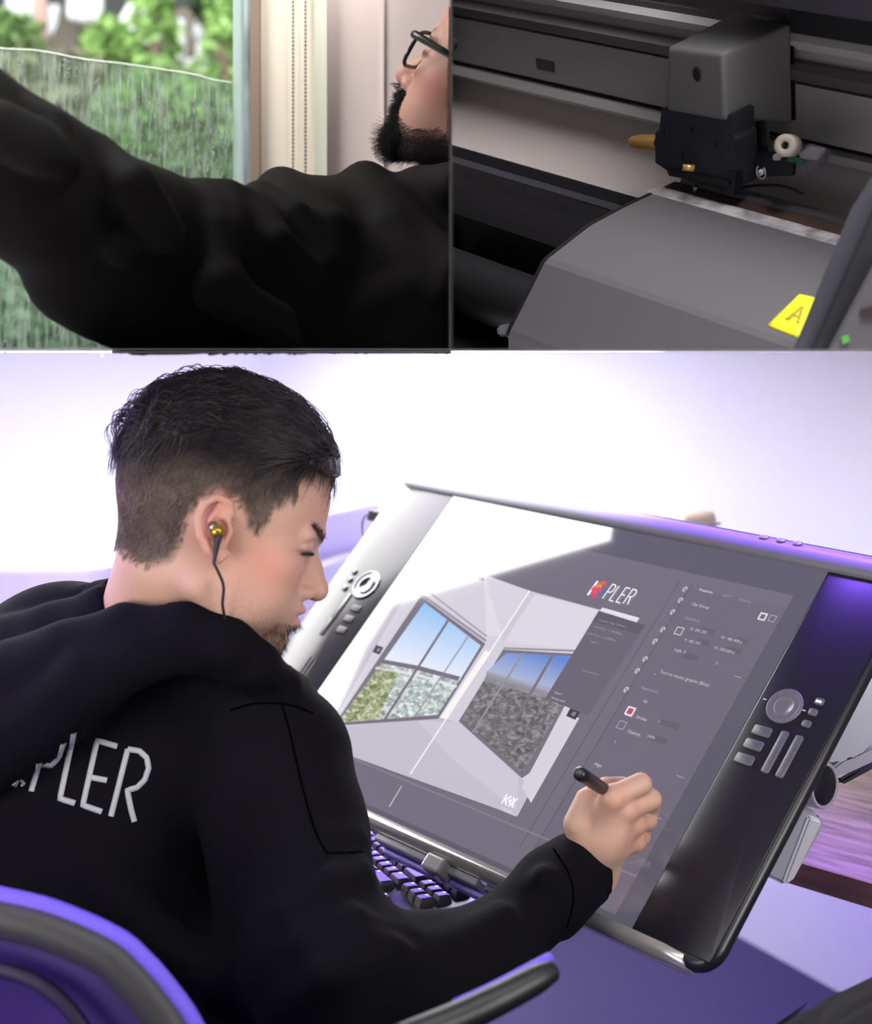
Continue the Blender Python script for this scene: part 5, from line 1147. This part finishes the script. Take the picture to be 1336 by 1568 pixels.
ext('rail_top', [(.072, .085), (.072, .026), (.078, .020), (.078, .010), (.072, .008), (.072, -.004), (.12, -.004), (.12, .085)], RA0, RA1, RAILD)
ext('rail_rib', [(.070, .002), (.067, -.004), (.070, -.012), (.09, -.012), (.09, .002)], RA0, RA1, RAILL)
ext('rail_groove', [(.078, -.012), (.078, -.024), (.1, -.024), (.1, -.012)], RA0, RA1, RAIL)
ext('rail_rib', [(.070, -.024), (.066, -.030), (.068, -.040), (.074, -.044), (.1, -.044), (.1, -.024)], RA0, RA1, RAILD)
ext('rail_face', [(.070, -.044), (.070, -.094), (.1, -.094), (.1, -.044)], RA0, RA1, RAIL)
ext('rail_gap', [(.076, -.094), (.076, -.101), (.1, -.101), (.1, -.094)], RA0, RA1, BLK)
ext('rail_lower', [(.066, -.101), (.064, -.108), (.066, -.112), (.1, -.112), (.1, -.101)], RA0, RA1, RAIL)
ext('backing_sheet', [(.072, -.112), (.070, -.135), (.062, -.155), (.048, -.168), (.030, -.176), (.030, -.180), (.1, -.180), (.1, -.112)], RA0, RA1, PAPER)
w9 = L3(836, 100, 1, .0978); w_ = L3(836, 100, 1, .0698); ext('marker_strip', [(.0695, w_[2]-.006), (.0695, w_[2]+.006), (.071, w_[2]+.006), (.071, w_[2]-.006)], w9[0]-.014, w9[0]+.014, pm('marker_dark', (66, 62, 70), .5))
ext('roller_shaft', [(.030+.020*math.cos(t), -.192+.016*math.sin(t)) for t in np.linspace(0, 2*math.pi, 20, endpoint=False)], -.02, RA1, pm('roller_black', (16, 15, 18), .3))
ext('front_bed', [(.03, -.20), (-.004, -.172), (-.03, -.168), (-.06, -.172), (-.08, -.19), (-.08, -.3), (.03, -.3)], .085, RA1, pm('bed_black', (14, 13, 17), .35))
ext('bed_rib', [(-.004, -.170), (-.012, -.1655), (-.02, -.168)], .09, RA1, pm('bed_rib_grey', (46, 44, 52), .4))
ext('front_roller', [(-.125+.03*math.cos(t), -.235+.03*math.sin(t)) for t in np.linspace(0, 2*math.pi, 20, endpoint=False)], .085, RA1, BLK)
ext('lower_tray', [(-.10, -.27), (-.34, -.29), (-.34, -.33), (-.10, -.33)], .0, RA1, pm('tray_black', (8, 8, 10), .4))
ext('blue_strip', [(-.158, -.2295), (-.162, -.236), (-.160, -.242), (-.154, -.236)], .42, .80, pm('blue_plastic', (30, 50, 140), .4))
# silver front cover
CPF = [(.006, -.1445), (-.0135, -.1432), (-.0529, -.1434), (-.0940, -.1456), (-.0990, -.1463), (-.1500, -.1577), (-.1560, -.1605), (-.2027, -.2078), (-.2065, -.2130), (-.212, -.26)]
ext('front_cover', CPF+[(-.19, -.26), (-.15, -.175), (-.05, -.16), (.006, -.16)], -.45, .08, COV, ang=6)
ext('cover_end_seal', [(c-.001, v+.0012) for c, v in CPF[1:-1]]+[(c+.004, v-.006) for c, v in CPF[1:-1]][::-1], .080, .083, BLK)
ext('cutting_strip', [(.004, -.1425), (-.010, -.1425), (-.0135, -.1432), (.004, -.150)], -.40, .088, pm('strip_white', (176, 170, 174), .5, col2=(.17, .16, .17), vscale=60))
ext('cutting_groove', [(.024, -.1445), (.004, -.1445), (.004, -.152), (.024, -.152)], -.28, .086, pm('groove_brown', (84, 58, 48), .6, col2=lin((48, 34, 30)), vscale=25, stretch=(.3, 1, 1)))
ext('strip_rail', [(.034, -.142), (.026, -.1415), (.024, -.1445), (.024, -.152), (.05, -.152), (.05, -.1475)], -.28, .080, pm('strip_dark', (84, 82, 86), .35, metal=.3))
ext('rear_bed', [(.10, -.176), (.05, -.150), (.05, -.16), (.10, -.19)], -.28, .05, PAPER)
# top lid, and a black strip put in for the shadow under it
e1 = L3(1140, 3, 1, .045); e2 = L3(1336, 48, 1, .045)
ext('top_lid', [(.045, e1[2]), (.02, e1[2]+.10), (.16, e1[2]+.12), (.16, e1[2]+.02), (.12, e1[2])], RA0, .06, pm('lid_slate', (52, 51, 60), .5))
ext('lid_painted_shadow', [(.066, e1[2]-.001), (.066, e1[2]-.028), (.09, e1[2]-.028), (.09, e1[2]-.001)], RA0, .0, BLK)
# side housing in the near right corner
def poly3(name, pts, Y, th, m, parent=prn, bev=.002):
    bm = bmesh.new(); A_ = [Vector(P(x, y, Y if not isinstance(Y, (list, tuple)) else Y[i])) for i, (x, y) in enumerate(pts)]; d = Vector((.25, .95, .1)).normalized()*th
    v0 = [bm.verts.new(q) for q in A_]; v1 = [bm.verts.new(q+d) for q in A_]; n = len(pts); bm.faces.new(v0); bm.faces.new(v1[::-1])
    for i in range(n): bm.faces.new((v0[i], v1[i], v1[(i+1) % n], v0[(i+1) % n]))
    if bev: bmesh.ops.bevel(bm, geom=bm.edges[:], offset=bev, segments=2, affect='EDGES')
    clip_bm(bm, RIGHTP); bm.transform(PM.inverted()); return bm_obj(name, bm, m, parent)
poly3('side_housing', [(1304, 320), (1345, 255), (1345, 400), (1262, 545), (1212, 545), (1250, 450)], 1.16, .03, pm('housing_slate', (62, 62, 70), .4))
poly3('housing_gap', [(1345, 300), (1345, 420), (1268, 545), (1238, 545)], 1.150, .012, pm('gap_black', (26, 26, 30), .5))
poly3('side_panel', [(1345, 392), (1345, 545), (1264, 545)], 1.138, .014, pm('panel_grey', (84, 80, 84), .5))
poly3('status_light', [(1289, 516), (1300, 513), (1302, 523), (1291, 527)], 1.136, .002, mat('green_led', lin((80, 150, 60)), .4, emit=lin((60, 130, 50)), estr=.35), bev=0)
poly3('panel_mark', [(1318, 474), (1345, 468), (1345, 486), (1322, 486)], 1.136, .002, pm('mark_dark', (40, 30, 32), .6), bev=0)
poly3('foot_bracket', [(760, 500), (782, 497), (780, 515), (762, 516)], 1.42, .02, pm('bracket_grey', (84, 84, 90), .4))
# yellow warning label, laid on the cover face
c3, c2_ = np.array([-.1771, -.1780]), np.array([-.2027, -.2078])
fn = np.array([0, -(c2_-c3)[1], (c2_-c3)[0]]); fn /= np.linalg.norm(fn); fn = fn if fn[1] < 0 else -fn
def on_cover(px, py, lift=.0006):
    cs = np.array(CPF[1:]); O_ = np.array([(CAMC-po)@pa, (CAMC-po)@pc, (CAMC-po)@pv]); d = np.array([(px-PX)/F, 1, -(py-PY)/F]); D = np.array([d@pa, d@pc, d@pv]); best = None
    for i in range(len(cs)-1):
        p, q = cs[i], cs[i+1]; nrm = np.array([-(q-p)[1], (q-p)[0]]); nrm /= np.linalg.norm(nrm); nrm = nrm if nrm[0] < 0 or nrm[1] > 0 else -nrm
        den = D[1]*nrm[0]+D[2]*nrm[1]
        if abs(den) < 1e-9: continue
        t = ((p[0]-O_[1])*nrm[0]+(p[1]-O_[2])*nrm[1])/den; X = O_+D*t; s = ((X[1]-p[0])*(q-p)[0]+(X[2]-p[1])*(q-p)[1])/((q-p)@(q-p))
        if -.001 <= s <= 1.001 and t > 0 and (best is None or t < best[0]): best = (t, X+np.array([0, nrm[0], nrm[1]])*lift)
    return best[1]
def cover_poly(name, pts, m, lift, parent=prn):
    k = 6; g = []
    A_, B_, C_, D_ = [np.array(p, float) for p in pts]
    for i in range(k+1):
        for j in range(k+1):
            u, v = i/k, j/k; p = A_*(1-u)*(1-v)+B_*u*(1-v)+C_*u*v+D_*(1-u)*v; g.append(on_cover(p[0], p[1], lift))
    Fc = [(i*(k+1)+j, (i+1)*(k+1)+j, (i+1)*(k+1)+j+1, i*(k+1)+j+1) for i in range(k) for j in range(k)]
    o = mesh_obj(name, g, Fc, m, parent, True); clip_obj(o, RIGHTP, PM); s_ = o.modifiers.new('t', 'SOLIDIFY'); s_.thickness = .0003; return o
lab = cover_poly('warning_label', [(1225, 451), (1250, 457), (1224, 518), (1176, 499)], pm('label_yellow', (232, 228, 30), .5), .0006)
for pts in ([(1227, 470), (1231, 471), (1211, 492), (1202, 490)], [(1228, 470), (1232, 471), (1224, 497), (1220, 496)], [(1214, 482), (1226, 485), (1225, 488), (1211, 485)]):
    cover_poly('warning_sign', pts, pm('label_print', (150, 140, 10), .6), .001, lab)
# carriage housing : hexahedron with rounded edges, its underside rising to the front
cv = []
hx = [(.0, 0, 0), (.066, 0, -.001), (.066, .094, .004), (0, .094, .001), (.0, .001, -.061), (.072, .001, -.064), (.072, .094, -.094), (0, .094, -.093)]
hx[1] = (.0685, .004, -.005); bm = bmesh.new(); vs = [bm.verts.new(p) for p in hx]
for f in ((0, 1, 2, 3), (7, 6, 5, 4), (0, 4, 5, 1), (1, 5, 6, 2), (2, 6, 7, 3), (3, 7, 4, 0)): bm.faces.new([vs[i] for i in f])
bmesh.ops.bevel(bm, geom=[e for e in bm.edges], offset=.0055, segments=4, affect='EDGES', profile=.6)
hs = bm_obj('housing', bm, pm('carriage_grey', (100, 98, 98), .5, bump=.05, bscale=900), crg); smooth_angle(hs, 40)
h_ = L3(1068, 114, 1, 0); V = []; n_ = 20
for r_, z in ((.0052, -.0004), (.0046, -.0009), (.0042, -.0010), (.0001, -.0010)): V += [(h_[0]+r_*.95*math.cos(2*math.pi*j/n_), z, h_[2]+r_*1.25*math.sin(2*math.pi*j/n_)) for j in range(n_)]
mesh_obj('screw_hole', V, [(i*n_+j, i*n_+(j+1) % n_, (i+1)*n_+(j+1) % n_, (i+1)*n_+j) for i in range(3) for j in range(n_)], BLK, crg, True)
def cplate(name, pts, c0, th, m, bev=.001, ax=1, par=crg):
    q = [L3(x, y, ax, c0) for x, y in pts]; dvec = np.zeros(3); dvec[ax] = th
    bm = bmesh.new(); v0 = [bm.verts.new(p) for p in q]; v1 = [bm.verts.new(p+dvec) for p in q]; n = len(q); bm.faces.new(v0); bm.faces.new(v1[::-1])
    for i in range(n): bm.faces.new((v0[i], v1[i], v1[(i+1) % n], v0[(i+1) % n]))
    if bev: bmesh.ops.bevel(bm, geom=bm.edges[:], offset=bev, segments=2, affect='EDGES')
    return bm_obj(name, bm, m, par)
HB = pm('holder_black', (34, 36, 44), .45); HB2 = pm('holder_dark', (20, 20, 24), .4)
cplate('blade_holder', [(1012, 166), (1122, 176), (1122, 210), (1127, 214), (1127, 290), (1118, 292), (1114, 284), (1026, 268), (1020, 258), (1003, 250), (1003, 202), (1011, 203)], .004, .03, HB)
cplate('holder_flange', [(1020, 258), (1118, 276), (1118, 285), (1100, 283), (1024, 270)], .001, .01, HB2)
cplate('tool_tip', [(1112, 260), (1128, 264), (1126, 300), (1114, 298)], .003, .01, HB2)
for x, y, r in ((1018, 200, .0035), (1062, 199, .0035), (1047, 236, .0035), (1098, 220, .003), (1105, 243, .002)):
    c_ = L3(x, y, 1, .0036); V = [(c_[0]+r*math.cos(2*math.pi*j/14), .0034, c_[2]+r*1.3*math.sin(2*math.pi*j/14)) for j in range(14)]+[(c_[0]+r*.8*math.cos(2*math.pi*j/14), .0030, c_[2]+r*1.04*math.sin(2*math.pi*j/14)) for j in range(14)]
    mesh_obj('screw', V, [(j, (j+1) % 14, 14+(j+1) % 14, 14+j) for j in range(14)]+[tuple(range(14, 28))], BLK, crg)
BR = pm('brass', (214, 170, 100), .32, metal=.6); a_ = L3(1010, 218, 1, .012); b_ = L3(967, 218, 1, .012); ax = b_-a_
n_ = 26; kv = []; kf = []
for t, r_ in ((0, .0066), (.06, .0072), (.70, .0072), (.74, .0066), (.90, .0062), (.99, .0048), (1.0, .0030), (.97, .0028), (.97, .0001)):
    p = a_+ax*t; e1_ = np.array([0, 1., 0]); e2_ = np.cross(ax/np.linalg.norm(ax), e1_)
    kv += [p+(r_*(1+.05*(j % 2 if t < .72 else 0)))*(math.cos(2*math.pi*j/n_)*e1_+math.sin(2*math.pi*j/n_)*e2_) for j in range(n_)]
mesh_obj('brass_screw', kv, [(i*n_+j, i*n_+(j+1) % n_, (i+1)*n_+(j+1) % n_, (i+1)*n_+j) for i in range(8) for j in range(n_)], BR, crg, True)
tube('brass_pin', [L3(1064, 258, 1, -.003), L3(1046, 256, 1, -.010)], .0032, BR, crg, 12)
# mechanism right of the holder
cplate('bracket', [(1128, 182), (1146, 182), (1146, 240), (1128, 240)], .03, .01, HB2)
cplate('bracket_plate', [(1138, 186), (1176, 188), (1176, 234), (1138, 236)], .05, .004, pm('bracket_steel', (84, 84, 88), .35, metal=.5))
cplate('motor_block', [(1150, 186), (1166, 187), (1166, 232), (1150, 232)], .044, .006, HB2)
tube('coil_wire', [L3(1150, 186, 1, .042), L3(1146, 202, 1, .040), L3(1148, 220, 1, .040), L3(1158, 234, 1, .042)], .0014, pm('wire_cream', (150, 140, 126), .5), crg, 8, 16)
cplate('lower_arm', [(1124, 234), (1196, 240), (1216, 248), (1214, 270), (1140, 272), (1124, 268)], .03, .012, pm('arm_dark', (18, 18, 22), .45))
cplate('lever', [(1196, 246), (1222, 228), (1232, 224), (1262, 236), (1256, 256), (1236, 268), (1204, 271)], .034, .012, pm('lever_grey', (94, 92, 104), .5), .002)
cplate('lever_tip', [(1222, 234), (1236, 226), (1261, 230), (1252, 246), (1226, 244)], .031, .006, pm('lever_light', (136, 134, 140), .4), .001)
cplate('green_clip', [(1206, 241), (1220, 239), (1230, 247), (1229, 253), (1204, 247)], .029, .004, pm('green_plastic', (30, 96, 66), .5), .0008)
cplate('white_clip', [(1183, 237), (1194, 236), (1194, 246), (1183, 246)], .027, .006, pm('clip_white', (170, 170, 176), .4), .001)
rc = L3(1208, 223, 1, .022); rd = np.array([-.30, -.85, .35]); rd /= np.linalg.norm(rd)
V = []; n_ = 24; q_ = Vector(rd).to_track_quat('Z', 'Y').to_matrix()
for r_, z in ((.0036, .010), (.0046, .0108), (.0088, .0108), (.0100, .009), (.0100, -.008), (.0036, -.008), (.0036, .010)): V += [np.array(q_ @ Vector((r_*math.cos(2*math.pi*j/n_), r_*math.sin(2*math.pi*j/n_), z)))+rc for j in range(n_)]
mesh_obj('pinch_roller', V, [(i*n_+j, i*n_+(j+1) % n_, (i+1)*n_+(j+1) % n_, (i+1)*n_+j) for i in range(6) for j in range(n_)], pm('roller_cream', (186, 176, 162), .5), crg, True)
c_ = L3(1166, 264, 1, .0285); tube('circlip', [c_+np.array([.0052*math.cos(t), 0, .0062*math.sin(t)]) for t in np.linspace(2.2, 7.2, 16)], .0008, pm('clip_white', (170, 170, 176), .4), crg, 6)
tube('arm_pin', [c_+np.array([0, -.002, 0]), c_+np.array([0, .006, 0])], .0028, pm('pin_white', (196, 196, 200), .4), crg, 12)
tube('tool_cord', [L3(1130, 288, 1, .03), L3(1160, 284, 1, .034), L3(1190, 284, 1, .036), L3(1215, 290, 1, .038), L3(1230, 297, 1, .04)], .0014, BLK, crg, 8, 20)
ext('carriage_block', [(.0955, -.02), (.0955, -.09), (.0975, -.09), (.0975, -.02)], .0, .03, BLK, crg, clip=False)
tube('blade', [L3(1066, 285, 1, .006), L3(1064, 297, 1, .006)], [.003, .001], pm('blade_steel', (110, 110, 114), .3, metal=.8), crg, 8)
boxo('wall_rear', (.0004, 2.5, Z0), (1.2, 2.55, H+.9), mat('dark_wall', lin((30, 28, 32)), .8))
